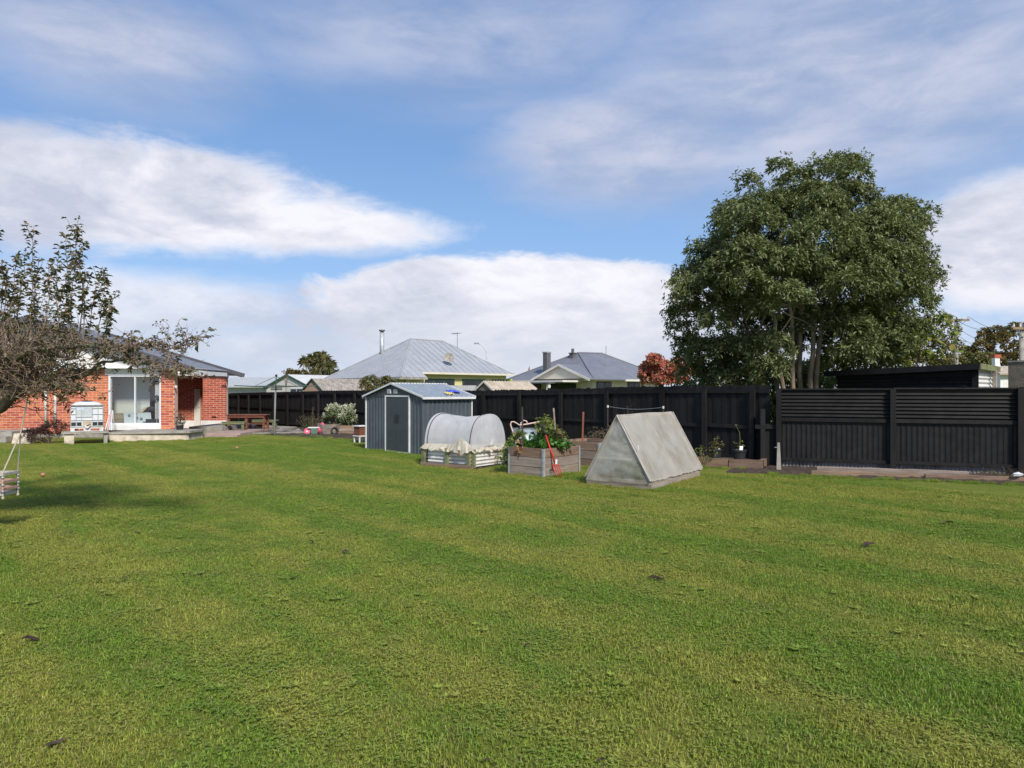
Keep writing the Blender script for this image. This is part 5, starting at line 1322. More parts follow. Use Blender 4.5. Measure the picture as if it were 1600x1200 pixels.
# ------------------------------------------------------------------ large evergreen behind the iron fence
def big_tree():
    g = np.random.default_rng(5); Y = 18.9; B = np.array([SX(1252, Y), Y, 0.0])
    root = thing('evergreen_tree', 'large dense dark evergreen tree with pale multiple stems behind the fence', 'tree', tuple(B))
    W = lambda px, py, dy: np.array([SX(px, Y+dy), Y+dy, SZ(py, Y+dy)])-B
    lob = []
    # outline lobes read along the crown's edge, then lobes over the front, back and inside
    for px, py, r in ((1078, 500, .62), (1082, 440, .60), (1108, 398, .58), (1146, 356, .56), (1190, 322, .56), (1240, 295, .55), (1066, 488, .42), (1068, 445, .34), (1295, 268, .52), (1325, 268, .55), (1352, 330, .5), (1430, 362, .46), (1425, 420, .66), (1422, 480, .68), (1100, 555, .60), (1120, 580, .5), (1170, 290, .36), (1220, 266, .36), (1320, 256, .34), (1405, 330, .34), (1450, 335, .28), (1072, 470, .4), (1075, 540, .42), (1448, 440, .42), (1075, 560, .40), (1090, 592, .5), (1130, 600, .5), (1170, 596, .5), (1200, 585, .45), (1405, 520, .6), (1370, 500, .55), (1272, 312, .58), (1312, 312, .6), (1342, 308, .45), (1382, 350, .48), (1222, 322, .5), (1404, 380, .55), (1250, 280, .36), (1340, 275, .36), (1078, 582, .42), (1112, 572, .5), (1152, 572, .5), (1190, 560, .45), (1062, 520, .36)):
        lob.append((W(px, py, g.uniform(-.7, .7)), r))
    for _ in range(105):
        px, py = g.uniform(1080, 1430), g.uniform(300, 602); u, v = (px-1262)/195, (py-450)/168
        if u < 0 and v < 0 and u*u+v*v > .72: continue
        if u*u+v*v > (1.15 if px < 1220 and py > 480 else .95): continue
        if 1205 < px < 1305 and py > 485: continue
        if px > 1300 and py > 570: continue
        dep = math.sqrt(max(.05, 1-u*u-v*v))
        lob.append((W(px, py, -2.9*dep*g.uniform(.55, 1.05)), g.uniform(.36, .66)))
    for _ in range(46):
        px, py = g.uniform(1100, 1425), g.uniform(300, 560); u, v = (px-1265)/190, (py-455)/160
        if u*u+v*v > .75: continue
        lob.append((W(px, py, 2.4*math.sqrt(max(.05, 1-u*u-v*v))*g.uniform(.5, 1.0)), g.uniform(.55, .9)))
    for _ in range(20):
        lob.append((W(g.uniform(1130, 1400), g.uniform(330, 520), g.uniform(-.8, 1.2)), g.uniform(.6, .9)))
    P, Ax = lobes_shoots(lob, 400, g, .72, (.66, 1.10))
    # free-standing sprigs that break the outline
    k = g.random(len(P)) < .10; P2 = P[k]+unit(Ax[k])*g.uniform(.05, .26, (k.sum(), 1)); P = np.concatenate([P, P2]); Ax = np.concatenate([Ax, Ax[k]])
    p, d = whorls(P, Ax, 9, .95, .035, 4); leaves('crown', p, d, .125, .044, M['leaf_big'], root, .18, .12, seed=5)
    mb = MB()
    stems = [((-.30, 0), (1212, 500, -.9), (1165, 380, -.6)), ((-.10, -.1), (1238, 500, -1.0), (1225, 330, -.4)), ((.02, .05), (1252, 480, -.8), (1262, 290, 0)), ((.16, -.05), (1275, 480, -1.1), (1300, 300, -.3)), ((.22, .1), (1285, 490, -1.0), (1345, 340, 0)), ((.1, .3), (1240, 470, .8), (1150, 420, 1.0)), ((-.2, .2), (1205, 530, .4), (1120, 470, .3))]
    for (bx, by), m_, t_ in stems:
        pts = list(wander((bx, by, -.05), W(*m_), 8, .035, g))+list(wander(W(*m_), W(*t_), 9, .06, g))[1:]; r = np.linspace(.078, .018, len(pts)); mb.tube(pts, r, 9)
        for _ in range(7):
            i = g.integers(7, len(pts)-1); c = lob[g.integers(len(lob))][0]
            e = pts[i]+(c-pts[i])*min(1.0, 1.6/np.linalg.norm(c-pts[i])); mb.tube(wander(pts[i], e, 6, .04, g), np.linspace(r[i]*.5, .008, 6), 6)
    mb.build('trunk', M['bark_pale'], root, smooth=True)
big_tree()
def lime_bush(name, label, px, py, Y, rx, rz, seed, leaf, mat, n=10, per=26, base=0):
    return fluffy_tree(name, label, 'shrub', (SX(px, Y), Y, base), 0, rx, rz, SZ(py, Y)-base, mat, 'bark_pale', leaf, per, 6, n, .5, .05, None, seed, 6)
lime_bush('yellow_green_shrub', 'yellow-green shrub glowing in the sun beneath the big evergreen', 1345, 548, 19.7, 1.2, 1.35, 3, (.11, .055), 'leaf_lime', 30, 110)
lime_bush('olive_shrub', 'olive-green leafy shrub at the dark shed end of the big evergreen', 1412, 548, 20.0, 1.2, 1.35, 5, (.11, .05), 'leaf_shrub', 30, 110)
def vine():
    g = np.random.default_rng(15); Y = 18.6; root = thing('grape_vine', 'climbing vine with broad yellow-green leaves hanging beside the big evergreen', 'vine', (SX(1425, Y), Y+.6, 0))
    B = np.array([SX(1425, Y), Y+.6, 0.0]); W = lambda px, py: np.array([SX(px, Y), Y, SZ(py, Y)])-B
    mb = MB(); P = []
    for pts in (((1425, 600), (1440, 520), (1468, 488), (1483, 508), (1492, 545)), ((1440, 520), (1462, 520), (1474, 552)), ((1440, 540), (1455, 500), (1476, 498)), ((1425, 590), (1450, 545), (1466, 560))):
        q = [W(*p) for p in pts]; q[0] = q[0]*[1, 1, 1] if pts[0][1] < 590 else np.array([0, 0, 0.0])
        for a, b in zip(q[:-1], q[1:]):
            s = wander(a, b, 6, .02, g); mb.tube(s, np.linspace(.016, .007, 6), 5)
            if a[2] > 1: P.append(np.repeat(s, 2, 0)+g.normal(0, .06, (12, 3)))
    P = np.concatenate(P); mb.build('stem', M['twig'], root)
    d = g.normal(0, .6, P.shape)+[.2, -.5, -.6]; leaves('foliage', P, d, .17, .17, M['leaf_vine'], root, .08, .1, seed=3)
vine()
for px, Yb, rx, cz, sd, lab in ((1215, 22.0, 1.3, 1.5, 61, 'dark leafy bush behind the pale stems of the evergreen'), (1275, 23.0, 1.4, 1.6, 62, 'dark leafy bush filling the space right behind the evergreen stems'), (1140, 22.5, 1.4, 1.4, 63, 'dark leafy bush low behind the paling fence by the evergreen')):
    fluffy_tree('dark_leafy_bush', lab, 'bush', (SX(px, Yb), Yb, 0), 0, rx, 1.25, cz, 'leaf_big', 'bark_dark', (.13, .06), 110, 6, 16, .45, .06, 'bushes behind the fences', sd, 6)

# ------------------------------------------------------------------ dark flat-roofed shed and things at the right
def dark_shed():
    N = np.array([10.63, 16.05]); c, sn = .68, -.74; rz = math.atan2(sn, c); Ls, Dp = 3.39, 1.5
    o = N-np.array([c, sn])*Ls
    root = thing('flat_roofed_shed', 'black flat-roofed outbuilding with pale corrugated end wall behind the iron fence', 'shed', (o[0], o[1], 0), rz); z0, z1 = 2.22, 2.33
    corrugated(Ls-.2, z0-.02, .09, .014, False, 8).build('front_wall', M['fence_black_iron'], root, (.15, .22, 0), smooth=True)
    corrugated(Dp-.3, z1-.03, .10, .018, False, 8).build('end_wall', M['zinc_white'], root, (Ls-.05, .24, 0), (0, 0, R(90)), smooth=True)
    corrugated(Dp-.3, z0-.03, .10, .018, False, 8).build('end_wall', M['fence_black_iron'], root, (.15, Dp-.05, 0), (0, 0, R(-90)), smooth=True)
    MB().box(.1, Ls-.05, Dp-.04, Dp-.01, 0, z0-.03).build('back_wall', M['fence_black_iron'], root)
    MB().prism_y([(.12, z0-.12), (Ls-.04, z0-.12), (Ls-.04, z1+.0), (.12, z0+.0)], .19, .235).build('frieze', M['fence_black'], root)
    MB().box(Ls-.15, Ls-.02, .17, .188, 0, z1-.06).build('corner_board', M['fence_black'], root)
    MB().slab((-.1, 0, z0+.06), (Ls+.05, 0, z1+.06), (Ls+.05, Dp+.1, z1+.02), (-.1, Dp+.1, z0+.02), .05).build('roof', M['fence_black'], root)
    MB().beam((-.1, -.02, z0), (Ls+.05, -.02, z1), .03, .14).build('fascia', M['fence_black_iron'], root)
    MB().beam((Ls+.07, -.02, z1), (Ls+.07, Dp+.1, z1-.04), .03, .13).build('fascia', M['timber_green'], root)
    MB().box(Ls+.02, Ls+.10, Dp-.35, Dp-.27, 0, z1-.07).build('post', M['timber_grey'], root)
dark_shed()
Y = 17.4
ch = thing('stone_pillar', 'square weathered stone chimney with mossy side behind the iron fence', 'chimney', (SX(1598, Y), Y, 0), R(35))
MB().box(-.23, .23, -.23, .23, 0, SZ(566, Y)).build('shaft', M['chimney_stone'], ch); MB().box(-.25, .25, -.25, .25, SZ(566, Y), SZ(566, Y)+.04).build('cap', M['concrete'], ch)
def white_cottage():
    Y = 40; root = thing('white_cottage', 'white cottage wall and chimney with red top glimpsed past the dark shed', 'house', (SX(1590, Y), Y, 0))
    MB().box(-.98, 3, 0, 4, 0, SZ(583, Y)).build('wall', M['white_paint'], root)
    MB().slab((-1.2, -.3, SZ(584, Y)), (3.2, -.3, SZ(584, Y)), (3.2, 2, SZ(570, Y)), (-.4, 2, SZ(570, Y)), .08).build('roof', M['roof_tan'], root)
    x = SX(1577.5, Y)-SX(1590, Y); c = MB().box(x-.14, x+.14, 1.0, 1.3, 2, SZ(557.5, Y)).build('chimney', M['white_paint'], root)
    MB().box(x-.19, x+.19, .95, 1.35, SZ(557.5, Y), SZ(552.5, Y)).build('chimney_cap', M['terracotta'], c)
white_cottage()
def power_pole(label, px, ptop, Y, arm, lamp=False):
    root = thing('power_pole', label, 'power pole', (SX(px, Y), Y, 0), 0, None); zt = SZ(ptop, Y)
    MB().tube([(0, 0, 0), (0, 0, zt)], [.15, .11], 10).build('pole', M['concrete'], root, smooth=True)
    a = SX(px+arm[0], Y)-SX(px, Y), SX(px+arm[1], Y)-SX(px, Y); za = zt-arm[2]
    MB().box(a[0], a[1], -.20, -.12, za-.07, za+.05).build('crossarm', M['timber_brown'], root)
    for s in (.05, .35, .65, .95):
        x = a[0]+(a[1]-a[0])*s; MB().lathe([(.03, 0), (.05, .06), (.03, .14), (.05, .17), (0, .2)], 8, (x, -.16, za+.05)).build('insulator', M['white_plastic'], root)
    MB().beam((a[0]*.7, -.16, za-.06), (0, -.14, za-.5), .04, .02).build('stay', M['grey_metal'], root); MB().beam((a[1]*.7, -.16, za-.06), (0, -.14, za-.5), .04, .02).build('stay', M['grey_metal'], root)
    if lamp:
        MB().tube([(0, 0, zt-.15), (.1, -.3, zt), (.2, -.6, zt-.1)], .05, 8).build('fitting', M['dark_plastic'], root)
    return Vector((SX(px, Y), Y, za+.2)), a
Pa, aa = power_pole('concrete power pole with one timber crossarm beside the vine', 1494, 499, 45, (-12, 18, .05))
Pb, ab = power_pole('taller power pole with fittings at its head near the white cottage', 1596, 503, 38, (-17, 17, .35), True)
for i, (s, e, dz) in enumerate(((.05, .1, 0), (.95, .9, 0), (.5, .5, -.8), (.55, .55, -1.3))):
    A = Pa+Vector((aa[0]+(aa[1]-aa[0])*s, -.16, dz)); Bq = Pb+Vector((ab[0]+(ab[1]-ab[0])*e, -.16, dz))
    o = MB().tube([A.lerp(Bq, t)-A-Vector((0, 0, .55*math.sin(math.pi*t))) for t in np.linspace(0, 1, 12)], .013, 5).build('power_line', M['wire'], None, A)
    tag(o, 'thin sagging cable strung between the two power poles', 'cable', 'cables between the power poles')
fluffy_tree('autumn_tree', 'brown and orange autumn tree behind the white cottage chimney', 'tree', (SX(1560, 60), 60, 0), 0, 3.0, 2.3, 5.2, 'leaf_autumn', 'bark_dark', (.30, .2), 60, 6, 22, .34, .16, None, 21, 10, .25)
fluffy_tree('autumn_tree', 'rounder green and yellow autumn tree beside the power pole with one crossarm', 'tree', (SX(1515, 56), 56, 0), 0, 1.9, 1.5, 3.6, 'leaf_shrub', 'bark_dark', (.26, .18), 60, 6, 16, .40, .14, None, 22, 8, .15)
fluffy_tree('red_autumn_tree', 'small tree with red and pink autumn leaves beside the evergreen', 'tree', (SX(1043, 30), 30, 0), 0, 1.2, .88, 2.58, 'leaf_red', 'bark_dark', (.12, .09), 90, 6, 26, .38, .06, None, 23, 10, .1)

# ------------------------------------------------------------------ neighbouring houses
def hip_house():
    c, s = .68, -.74; rz = math.atan2(s, c); E0 = np.array([-5.98, 38.0]); Wd, Dp = 8.6, 9.2; o = E0-np.array([c, s])*Wd
    root = thing('grey_roofed_house', 'house with grey iron hip roof, lime and yellow walls and dark windows', 'house', (o[0], o[1], 0), rz); ze, zr = 2.55, 5.02
    MB().box(.45, Wd-.45, .45, .60, 0, ze).build('front_wall', M['lime_wall'], root)
    MB().box(Wd-.60, Wd-.45, .60, 1.9, 0, ze).build('side_wall', M['yellow_wall'], root)
    MB().box(.45, .6, .6, Dp-.45, 0, ze).build('side_wall', M['lime_wall'], root); MB().box(.6, Wd-.6, Dp-.6, Dp-.45, 0, ze).build('back_wall', M['lime_wall'], root)
    a, b = Vector((4.15, 3.7, zr)), Vector((4.15, 6.2, zr-.02)); e = [Vector((0, 0, ze)), Vector((Wd, 0, ze)), Vector((Wd, Dp, ze)), Vector((0, Dp, ze))]
    cz = 2.86; kx = (cz-ze)/(zr-ze); cut = e[2].lerp(b, kx); c0 = Vector((cut.x, 1.75, cz))
    planes = ((e[0], e[1], a, None), (e[1], Vector((Wd, 1.75, ze)), c0, cut, b, a), (cut, Vector((0, Dp, ze)), b, None), (e[3], e[0], a, b))
    for q in planes:
        p = [x for x in q if x is not None]; rf = MB().add(p, [tuple(range(len(p)))]).build('roof_plane', M['roof_grey'], root)
        # standing seams
        d = (p[1]-p[0]).normalized(); n = (p[1]-p[0]).cross(p[-1]-p[0]).normalized(); up = n.cross(d); mb = MB(); m_ = len(p)
        uv = [((q2-p[0]).dot(d), (q2-p[0]).dot(up)) for q2 in p]; L = max(u for u, v in uv); k = min(u for u, v in uv)+.4
        while k < L-.1:
            ys = []
            for i in range(m_):
                (xa, ya), (xb, yb) = uv[i], uv[(i+1) % m_]
                if min(xa, xb) <= k <= max(xa, xb) and abs(xa-xb) > 1e-5: ys.append(ya+(yb-ya)*(k-xa)/(xb-xa))
            if len(ys) > 1 and max(ys)-min(ys) > .1: mb.beam(p[0]+d*k+up*min(ys)+n*.012, p[0]+d*k+up*max(ys)+n*.008, .03, .018, n)
            k += .46
        mb.build('roof_seams', M['roof_seam'], rf)
    for p, q in ((e[0], a), (e[1], a), (cut, b), (e[3], b), (a, b)): MB().tube([p+Vector((0, 0, .02)), q+Vector((0, 0, .02))], .06, 6).build('ridge_cap', M['roof_grey'], root)
    for p, q in ((e[0], e[1]), (e[1], Vector((Wd, 1.75, ze))), (e[3], e[0])): MB().beam(p-Vector((0, 0, .07)), q-Vector((0, 0, .07)), .10, .12).build('gutter', M['concrete'], root)
    MB().box(.5, Wd-1.0, .5, Dp-.5, ze-.03, ze-.01).build('soffit', M['cream_pale'], root)
    # raised yellow wing along the right side
    y0, y1, zx = 1.75, 8.8, 2.86; wx = cut.x-.35
    MB().box(wx-.15, wx, y0+.15, y1-.3, 0, zx-.04).build('wing_wall', M['yellow_wall'], root)
    MB().box(cut.x+.005, cut.x+.08, y0, y1, zx-.11, zx+.0).build('wing_gutter', M['cream_wall'], root)
    for a0, a1, zt in ((y0+.3, y0+2.6, 2.5), (y0+3.2, y0+5.0, 2.5), (y0+5.5, y0+6.6, 2.5)):
        w = MB().box(wx, wx+.05, a0, a1, 1.2, zt).build('window', M['green_trim'], root)
        n = 3 if a1-a0 > 2 else 1
        for i in range(n):
            L = (a1-a0)/n; MB().box(wx+.04, wx+.065, a0+i*L+.07, a0+(i+1)*L-.07, 1.28, zt-.09).build('pane', M['dark_glass'], w)
    MB().box(Wd-.42, Wd-.28, .6, .72, 0, ze-.05).build('porch_post', M['cream_pale'], root)
    for a0, a1, m in ((5.3, 6.4, 'dark_glass'), (1.8, 3.0, 'dark_glass')):
        w = MB().box(a0, a1, .40, .45, .9, 2.35).build('window', M['green_trim'], root); MB().box(a0+.08, a1-.08, .375, .40, .98, 2.27).build('pane', M[m], w)
    MB().box(Wd-.45, Wd-.40, .75, 1.3, .2, 2.2).build('door', M['dark_glass'], root)
    fl = MB().tube([(2.9, 2.4, 3.4), (2.9, 2.4, 5.42)], .14, 12).build('flue', M['zinc'], root, smooth=True); MB().tube([(2.9, 2.4, 5.42), (2.9, 2.4, 5.52)], .11, 10).tube([(2.9, 2.4, 5.52), (2.9, 2.4, 5.60)], .19, 12).build('cowl', M['chimney_grey'], fl)
    MB().tube([(5.0, 6.7, 4.4), (5.0, 6.7, 5.55)], .022, 6).build('aerial_mast', M['grey_metal'], root)
    mb = MB()
    for i in range(7): mb.beam((4.55+i*.11, 6.7-.2, 5.50), (4.55+i*.11, 6.7+.2, 5.50), .02, .02)
    mb.beam((4.5, 6.7, 5.48), (5.3, 6.7, 5.48), .025, .025).build('aerial', M['grey_metal'], root)
    dish = MB().lathe([(0, 0), (.15, .02), (.30, .09)], 16).build('satellite_dish', M['concrete'], root, (Wd-1.35, 4.3, 3.75), (R(70), 0, R(60)), smooth=True)
    MB().tube([(Wd-1.3, 4.3, 3.0), (Wd-1.35, 4.3, 3.75)], .03, 6).build('dish_mount', M['grey_metal'], root)
    MB().tube([(0, 0, .05), (.15, .12, .45)], .015, 5).build('feed_arm', M['grey_metal'], dish)
hip_house()
def slate_house():
    c, s = .68, -.74; rz = math.atan2(s, c); N = np.array([5.39, 46.2]); Wd, Dp = 8.6, 9.0; o = N-np.array([c, s])*Wd
    root = thing('slate_roofed_house', 'cream house with dark blue-grey hip roof, front gable and two chimneys', 'house', (o[0], o[1], 0), rz); ze, zr = 2.62, 4.62
    MB().box(.5, Wd-.5, .5, .65, 0, ze).build('front_wall', M['cream_pale'], root); MB().box(Wd-.65, Wd-.5, .65, Dp-.5, 0, ze).build('side_wall', M['cream_wall'], root)
    MB().box(.5, .65, .65, Dp-.5, 0, ze).build('side_wall', M['cream_wall'], root); MB().box(.65, Wd-.65, Dp-.65, Dp-.5, 0, ze).build('back_wall', M['cream_wall'], root)
    a, b = Vector((4.0, 3.6, zr)), Vector((4.6, 5.6, zr)); e = [Vector((0, 0, ze)), Vector((Wd, 0, ze)), Vector((Wd, Dp, ze)), Vector((0, Dp, ze))]
    for p in ((e[0], e[1], a), (e[1], e[2], b, a), (e[2], e[3], b), (e[3], e[0], a, b)):
        MB().add(p, [tuple(range(len(p)))]).build('roof_plane', M['roof_slate'], root)
    for p, q in ((e[0], a), (e[1], a), (e[2], b), (e[3], b), (a, b)): MB().tube([p+Vector((0, 0, .02)), q+Vector((0, 0, .02))], .06, 6).build('ridge_cap', M['roof_slate_seam'], root)
    for p, q in ((e[0], e[1]), (e[1], e[2]), (e[2], e[3]), (e[3], e[0])): MB().beam(p-Vector((0, 0, .08)), q-Vector((0, 0, .08)), .12, .14).build('gutter', M['cream_pale'], root)
    MB().box(.5, Wd-.5, .5, Dp-.5, ze-.03, ze-.01).build('soffit', M['cream_pale'], root)
    # gable at the near end
    g0, g1, gz = 3.35, Wd+.05, 3.62; gm = (g0+g1)/2
    MB().prism_y([(g0+.2, ze), (g1-.2, ze), (gm, gz-.10)], -.45, -.36).build('gable_wall', M['cream_wall'], root)
    for sg, xe in ((-1, g0-.15), (1, g1+.15)):
        MB().slab(*(((xe, -.6, ze-.05), (gm, -.6, gz), (gm, 3.2, gz), (xe, 3.2, ze-.05)) if sg > 0 else ((gm, -.6, gz), (xe, -.6, ze-.05), (xe, 3.2, ze-.05), (gm, 3.2, gz))), -.05).build('gable_roof', M['roof_slate'], root)
        MB().beam((gm, -.63, gz-.06), (xe, -.63, ze-.11), .04, .15).build('barge_board', M['cream_pale'], root)
    # carport under the gable
    MB().slab((.4, -2.6, 2.36), (Wd-1.6, -2.6, 2.36), (Wd-1.6, .4, 2.46), (.4, .4, 2.46), .08).build('carport_roof', M['roof_dark'], root)
    MB().box(3.4, Wd-.9, -2.0, -.3, 2.38, 2.50).build('canopy', M['cream_pale'], root)
    for x in (.6, 4.2, Wd-1.8): MB().box(x-.10, x+.10, -2.5, -2.3, 0, 2.3).build('carport_post', M['cream_pale'], root)
    MB().box(1.0, 3.2, .42, .5, 0, 2.3).build('dark_recess_panel', M['dark_glass'], root); MB().box(4.2, 6.6, .42, .5, .3, 2.3).build('dark_recess_panel', M['dark_glass'], root)  # near-black panels put the shade of the carport recess into colour
    for a0, a1 in ((.85, 2.4), (4.2, 5.6)):
        w = MB().box(Wd-.5, Wd-.45, a0, a1, 1.0, 2.42).build('window', M['chimney_grey'], root)
        for i in range(2): L = (a1-a0)/2; MB().box(Wd-.46, Wd-.435, a0+i*L+.06, a0+(i+1)*L-.06, 1.07, 2.35).build('pane', M['dark_glass'], w)
    for x, y, w, z0, z1 in ((3.6, .7, .20, 2.8, 4.52), (4.0, 3.0, .18, 3.9, 4.55)):
        cmy = MB().box(x-w, x+w, y-w, y+w, z0, z1).build('chimney', M['chimney_grey'], root)
        if y > 1: MB().box(x-w-.05, x+w+.05, y-w-.05, y+w+.05, z1, z1+.06).tube([(x, y, z1+.06), (x, y, z1+.36)], .11, 10).build('chimney_pot', M['chimney_grey'], cmy)
        else: MB().box(x-w-.03, x+w+.03, y-w-.03, y+w+.03, z1, z1+.08).build('chimney_cap', M['concrete'], cmy)
    MB().tube([(6.9, 3.3, 3.2), (6.9, 3.3, 5.0)], .022, 6).build('aerial_mast', M['grey_metal'], root)
    MB().lathe([(0, 0), (.15, .02), (.32, .10)], 16).build('satellite_dish', M['concrete'], root, (.9, 1.6, 3.35), (R(75), 0, R(-50)), smooth=True); MB().tube([(.9, 1.6, 2.7), (.9, 1.6, 3.35)], .03, 6).build('dish_mount', M['grey_metal'], root)
slate_house()
def garage():
    c, s = .80, -.60; rz = math.atan2(s, c); Y = 43.0; N = np.array([SX(484, Y), Y]); Wd = 4.5; o = N-np.array([c, s])*Wd
    root = thing('cream_garage', 'pale cream garage with low gable and dark green trim behind the fence', 'garage', (o[0], o[1], 0), rz); he, ha = 2.08, 2.80; m = Wd/2
    MB().prism_y([(0, 0), (Wd, 0), (Wd, he), (m, ha), (0, he)], 0, .12).build('front_wall', M['cream_pale'], root)
    MB().box(0, .12, .12, 7, 0, he).build('side_wall', M['pale_iron'], root); MB().box(Wd-.12, Wd, .12, 7, 0, he).build('side_wall', M['pale_iron'], root)
    for sg in (-1, 1):
        xe = m+sg*(m+.2); ze = he-.06
        MB().slab(*(((xe, -.06, ze), (m, -.06, ha+.04), (m, 7.2, ha+.04), (xe, 7.2, ze)) if sg > 0 else ((m, -.06, ha+.04), (xe, -.06, ze), (xe, 7.2, ze), (m, 7.2, ha+.04))), -.05).build('roof', M['zinc_white'], root)
        MB().beam((m, -.08, ha), (xe, -.08, ze-.04), .03, .12).build('barge_board', M['green_trim'], root); MB().box(xe-.06, xe+.06, -.06, 7.2, ze-.13, ze-.0).build('gutter', M['green_trim'], root)
    MB().box(.55, 1.75, -.05, -.002, 1.93, 2.02).build('vent', M['concrete'], root)
    w = MB().box(2.6, 3.9, -.04, -.002, 1.0, 2.0).build('window', M['white_paint'], root)
    for a in (2.66, 3.29): MB().box(a, a+.55, -.06, -.041, 1.08, 1.92).build('pane', M['dark_glass'], w)
    MB().tube([(.02, -.06, 0), (.02, -.06, he)], .04, 8).build('downpipe', M['green_trim'], root)
garage()
# house roof glimpsed between brick house and garage
gr = thing('pale_roofed_building', 'building with pale grey roof glimpsed behind the cream garage', 'building', (SX(372, 58), 58, 0), R(-20))
MB().box(-4, 5, 0, 6, 0, 2.2).build('wall', M['pale_iron'], gr); MB().slab((-4.5, -.4, 2.15), (5.5, -.4, 2.15), (5.5, 3, 3.0), (-4.5, 3, 3.0), .08).slab((5.5, 6.4, 2.15), (-4.5, 6.4, 2.15), (-4.5, 3, 3.0), (5.5, 3, 3.0), .08).build('roof', M['pale_iron'], gr)
def small_outbuilding(name, label, px, Y, Wd, Dp, he, ha, rz, roofm, wallm, trim):
    root = thing(name, label, 'outbuilding', (SX(px, Y), Y, 0), rz); m = Wd/2
    MB().prism_y([(0, 0), (Wd, 0), (Wd, he), (m, ha), (0, he)], 0, .1).build('gable_wall', M[wallm], root); MB().box(Wd-.1, Wd, .1, Dp, 0, he).build('side_wall', M[wallm], root); MB().box(0, .1, .1, Dp, 0, he).build('side_wall', M[wallm], root)
    for sg in (-1, 1):
        xe = m+sg*(m+.15); ze = he-.07; k = int(Dp/.15)
        def fn(u, v, sg=sg, xe=xe, ze=ze): y = -.04+(Dp+.17)*u; return (m+(xe-m)*v, y, ha+.05+(ze-ha-.02)*v+.016*math.sin(y/.15*2*math.pi))
        MB().grid(fn, k*6, 1).build('roof', M[roofm], root, smooth=True)
        MB().beam((m, -.06, ha+.02), (xe, -.06, ze-.03), .03, .07).build('barge_board', M[trim], root)
        MB().box(xe-.05, xe+.05, -.12, Dp+.12, ze-.09, ze-.01).build('gutter', M['cream_wall'], root)
    return root
small_outbuilding('mossy_roofed_outbuilding', 'tan outbuilding with mossy corrugated roof and green edge behind the far fence', 474, 36.5, 1.55, 3.6, 1.85, 2.38, R(-38), 'roof_mossy', 'tan_board', 'green_trim')
small_outbuilding('tan_roofed_outbuilding', 'low outbuilding with tan corrugated roof behind the steel shed', 746, 27.5, .85, 2.3, 1.86, 2.12, R(-45), 'roof_tan', 'chimney_stone', 'cream_wall')
pf = thing('pale_iron_screen', 'pale corrugated iron screen behind the fence at the steel shed', 'screen', (SX(694, 30), 30, 0), R(12))
corrugated(1.55, 2.02, .08, .012, True, 8).build('sheet', M['pale_iron'], pf, (0, 0, 0), smooth=True); MB().box(-.04, 0, -.03, .03, 0, 2.0).build('post', M['concrete'], pf); MB().box(1.40, 1.46, -.05, -.014, 0, 2.15).build('post', M['dark_plastic'], pf)
# street lamp far behind
def street_lamp():
    Y = 75; root = thing('street_lamp', 'curved grey street lamp above the grey hip roof', 'street lamp', (SX(760.5, Y), Y, 0)); zt = SZ(537, Y)
    MB().tube([(0, 0, 0), (0, 0, zt-1.6), (-.03, 0, zt-.9), (-.25, 0, zt-.35), (-.6, 0, zt-.08), (-.85, 0, zt)], [.09, .07, .065, .06, .05, .05], 8).build('pole', M['pole_grey'], root, smooth=True)
    MB().box(-1.35, -.82, -.12, .12, zt-.04, zt+.10).build('lamp_head', M['grey_metal'], root)
street_lamp()
# shrubs and trees beyond the far fence
fluffy_tree('garden_shrub', 'olive shrub with upright tips in front of the lime-coloured wall', 'shrub', (SX(580, 33.6), 33.6, 0), 0, .55, .55, 1.95, 'leaf_shrub', 'twig', (.10, .05), 40, 5, 14, .42, .04, None, 51, 6, .1)
fluffy_tree('garden_shrub', 'olive shrub in front of the grey-roofed house nearer the steel shed', 'shrub', (SX(606, 32.5), 32.5, 0), 0, .42, .5, 1.95, 'leaf_shrub', 'twig', (.10, .05), 40, 5, 12, .42, .04, None, 52, 6, .1)
fluffy_tree('russet_bush', 'russet-brown bush far behind the cream garage', 'bush', (SX(465, 52), 52, 0), 0, 1.1, .7, 2.6, 'leaf_autumn', 'bark_dark', (.2, .12), 50, 5, 12, .45, .08, None, 53, 6)
fluffy_tree('dark_bush', 'small dark treetop peeping over the eave of the grey hip roof', 'tree', (SX(534, 62), 62, 0), 0, 1.0, .7, 3.0, 'leaf_dark', 'bark_dark', (.22, .14), 40, 5, 10, .42, .08, None, 54, 6, .2)
fluffy_tree('sapling', 'bare-topped reddish sapling rising above the garage gable', 'tree', (SX(447, 41), 41, 0), 0, .32, .42, 2.85, 'leaf_purple', 'twig', (.09, .05), 6, 3, 8, .35, .03, None, 55, 5, .5)
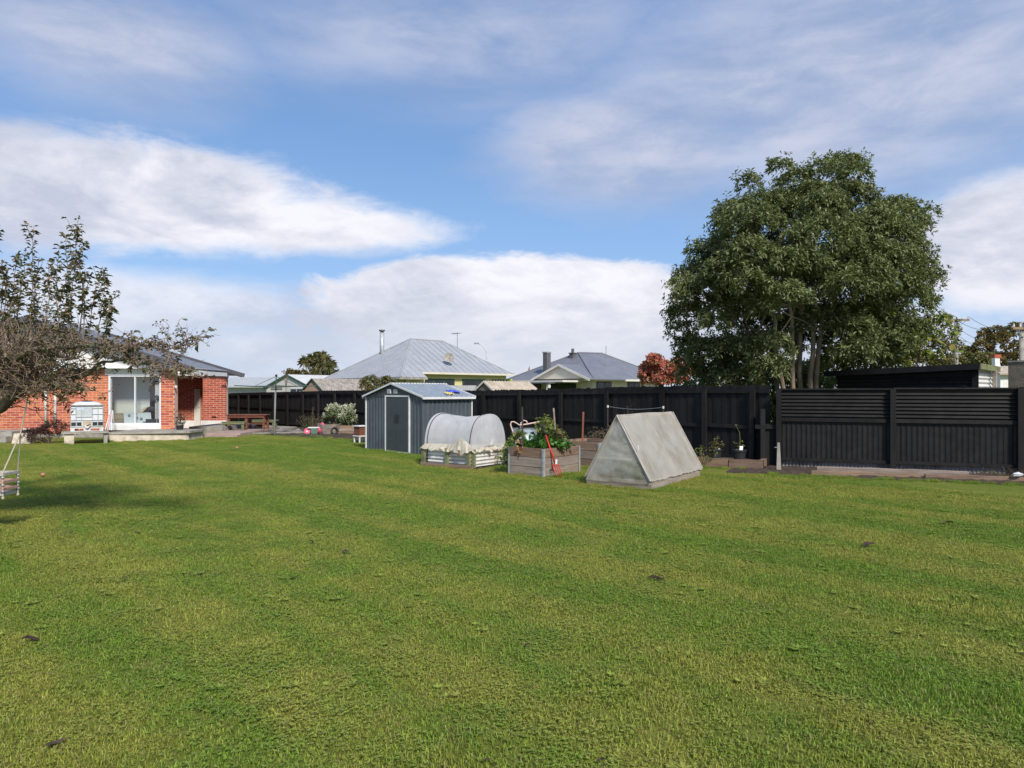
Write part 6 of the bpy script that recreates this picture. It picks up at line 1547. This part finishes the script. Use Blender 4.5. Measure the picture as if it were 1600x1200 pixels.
def cabbage_tree():
    g = np.random.default_rng(19); Y = 50.0; B = np.array([SX(494, Y), Y, 0.0]); root = thing('cabbage_tree', 'spiky-headed cabbage tree behind the far fence', 'tree', tuple(B))
    heads = []; mb = MB()
    for px, py in ((478, 562), (485, 558), (493, 556), (500, 554), (509, 560), (515, 566), (517, 574), (507, 570), (497, 566), (488, 568), (511, 580), (503, 577), (497, 580), (509, 588), (476, 566), (490, 588), (500, 590)):
        dy = g.uniform(-.7, .7); q = np.array([SX(px, Y), Y+dy, SZ(py, Y)])-B; heads.append(q)
        mb.tube(wander((0.0, 0, 1.9), q, 6, .06, g), np.linspace(.10, .05, 6), 6)
    mb.tube(wander((0, 0, -.05), (0, 0, 2.0), 5, .03, g), np.linspace(.17, .13, 5), 9); mb.tube([(0, 0, 2.0), (-.4, 0, 2.5), (-.75, -.1, 2.72), (-.78, -.1, 2.9)], [.07, .05, .04, .02], 6)
    mb.build('trunk', M['bark_grey'], root, smooth=True)
    H = np.array(heads); H = np.repeat(H, 80, 0); d = unit(g.normal(0, 1, H.shape)+[0, 0, .15])
    leaves('crown', H, d, .55, .055, M['leaf_cabbage'], root, .15, .30, seed=8)
cabbage_tree()

# ------------------------------------------------------------------ small things on the lawn
def fallen_leaf(px, py, L, a, lab, seed):
    L *= .8
    Y = CAM_H*FPX/(py-HOR); g = np.random.default_rng(seed); mb = MB()
    cu = g.uniform(.2, .5)
    def fn(u, v):
        w = math.sin(math.pi*min(1, max(0, u)))**.7*L*.24; x = (u-.5)*L; y = (v-.5)*2*w
        return (x, y+.02*math.sin(4*u), cu*L*.22*(4*(v-.5)**2)*(w/(L*.24+1e-6))+.008*math.sin(5*u+seed)+.004)
    o = mb.grid(fn, 8, 4).build('fallen_leaf', M['leaf_dead'], None, (SX(px, Y), Y, .020), (g.normal(0, .12), g.normal(0, .15), a)); return tag(o, lab, 'leaf', 'dead leaves on the lawn')
for i, (px, py, L, a) in enumerate(((48, 1004, .15, .5), (88, 1168, .12, 1.1), (460, 906, .12, 1.0), (825, 1014, .07, .2), (1480, 820, .22, .1), (1358, 855, .20, .2), (1025, 908, .20, -.2), (1468, 778, .10, 0), (940, 1196, .06, 0), (155, 912, .08, .4), (540, 866, .12, .3), (486, 850, .10, 0), (215, 836, .12, -.1), (762, 1195, .05, 1.0), (110, 835, .08, .5), (410, 950, .05, .2))):
    fallen_leaf(px, py, L, a, 'dark curled dead leaf lying on the lawn', i+1)
for px, py, lab in ((67, 745, 'reddish windfall apple on the grass near the swing'), (370, 702, 'orange-red windfall apple on the grass by the patio')):
    Y = CAM_H*FPX/(py-HOR); o = MB().lathe([(0, .012), (.022, .0), (.038, .018), (.042, .042), (.034, .064), (.014, .070), (0, .060)], 14).build('windfall_apple', M['apple_red'], None, (SX(px, Y), Y, .012), (.3, .2, 0), smooth=True)
    tag(o, lab, 'apple', 'windfall apples')
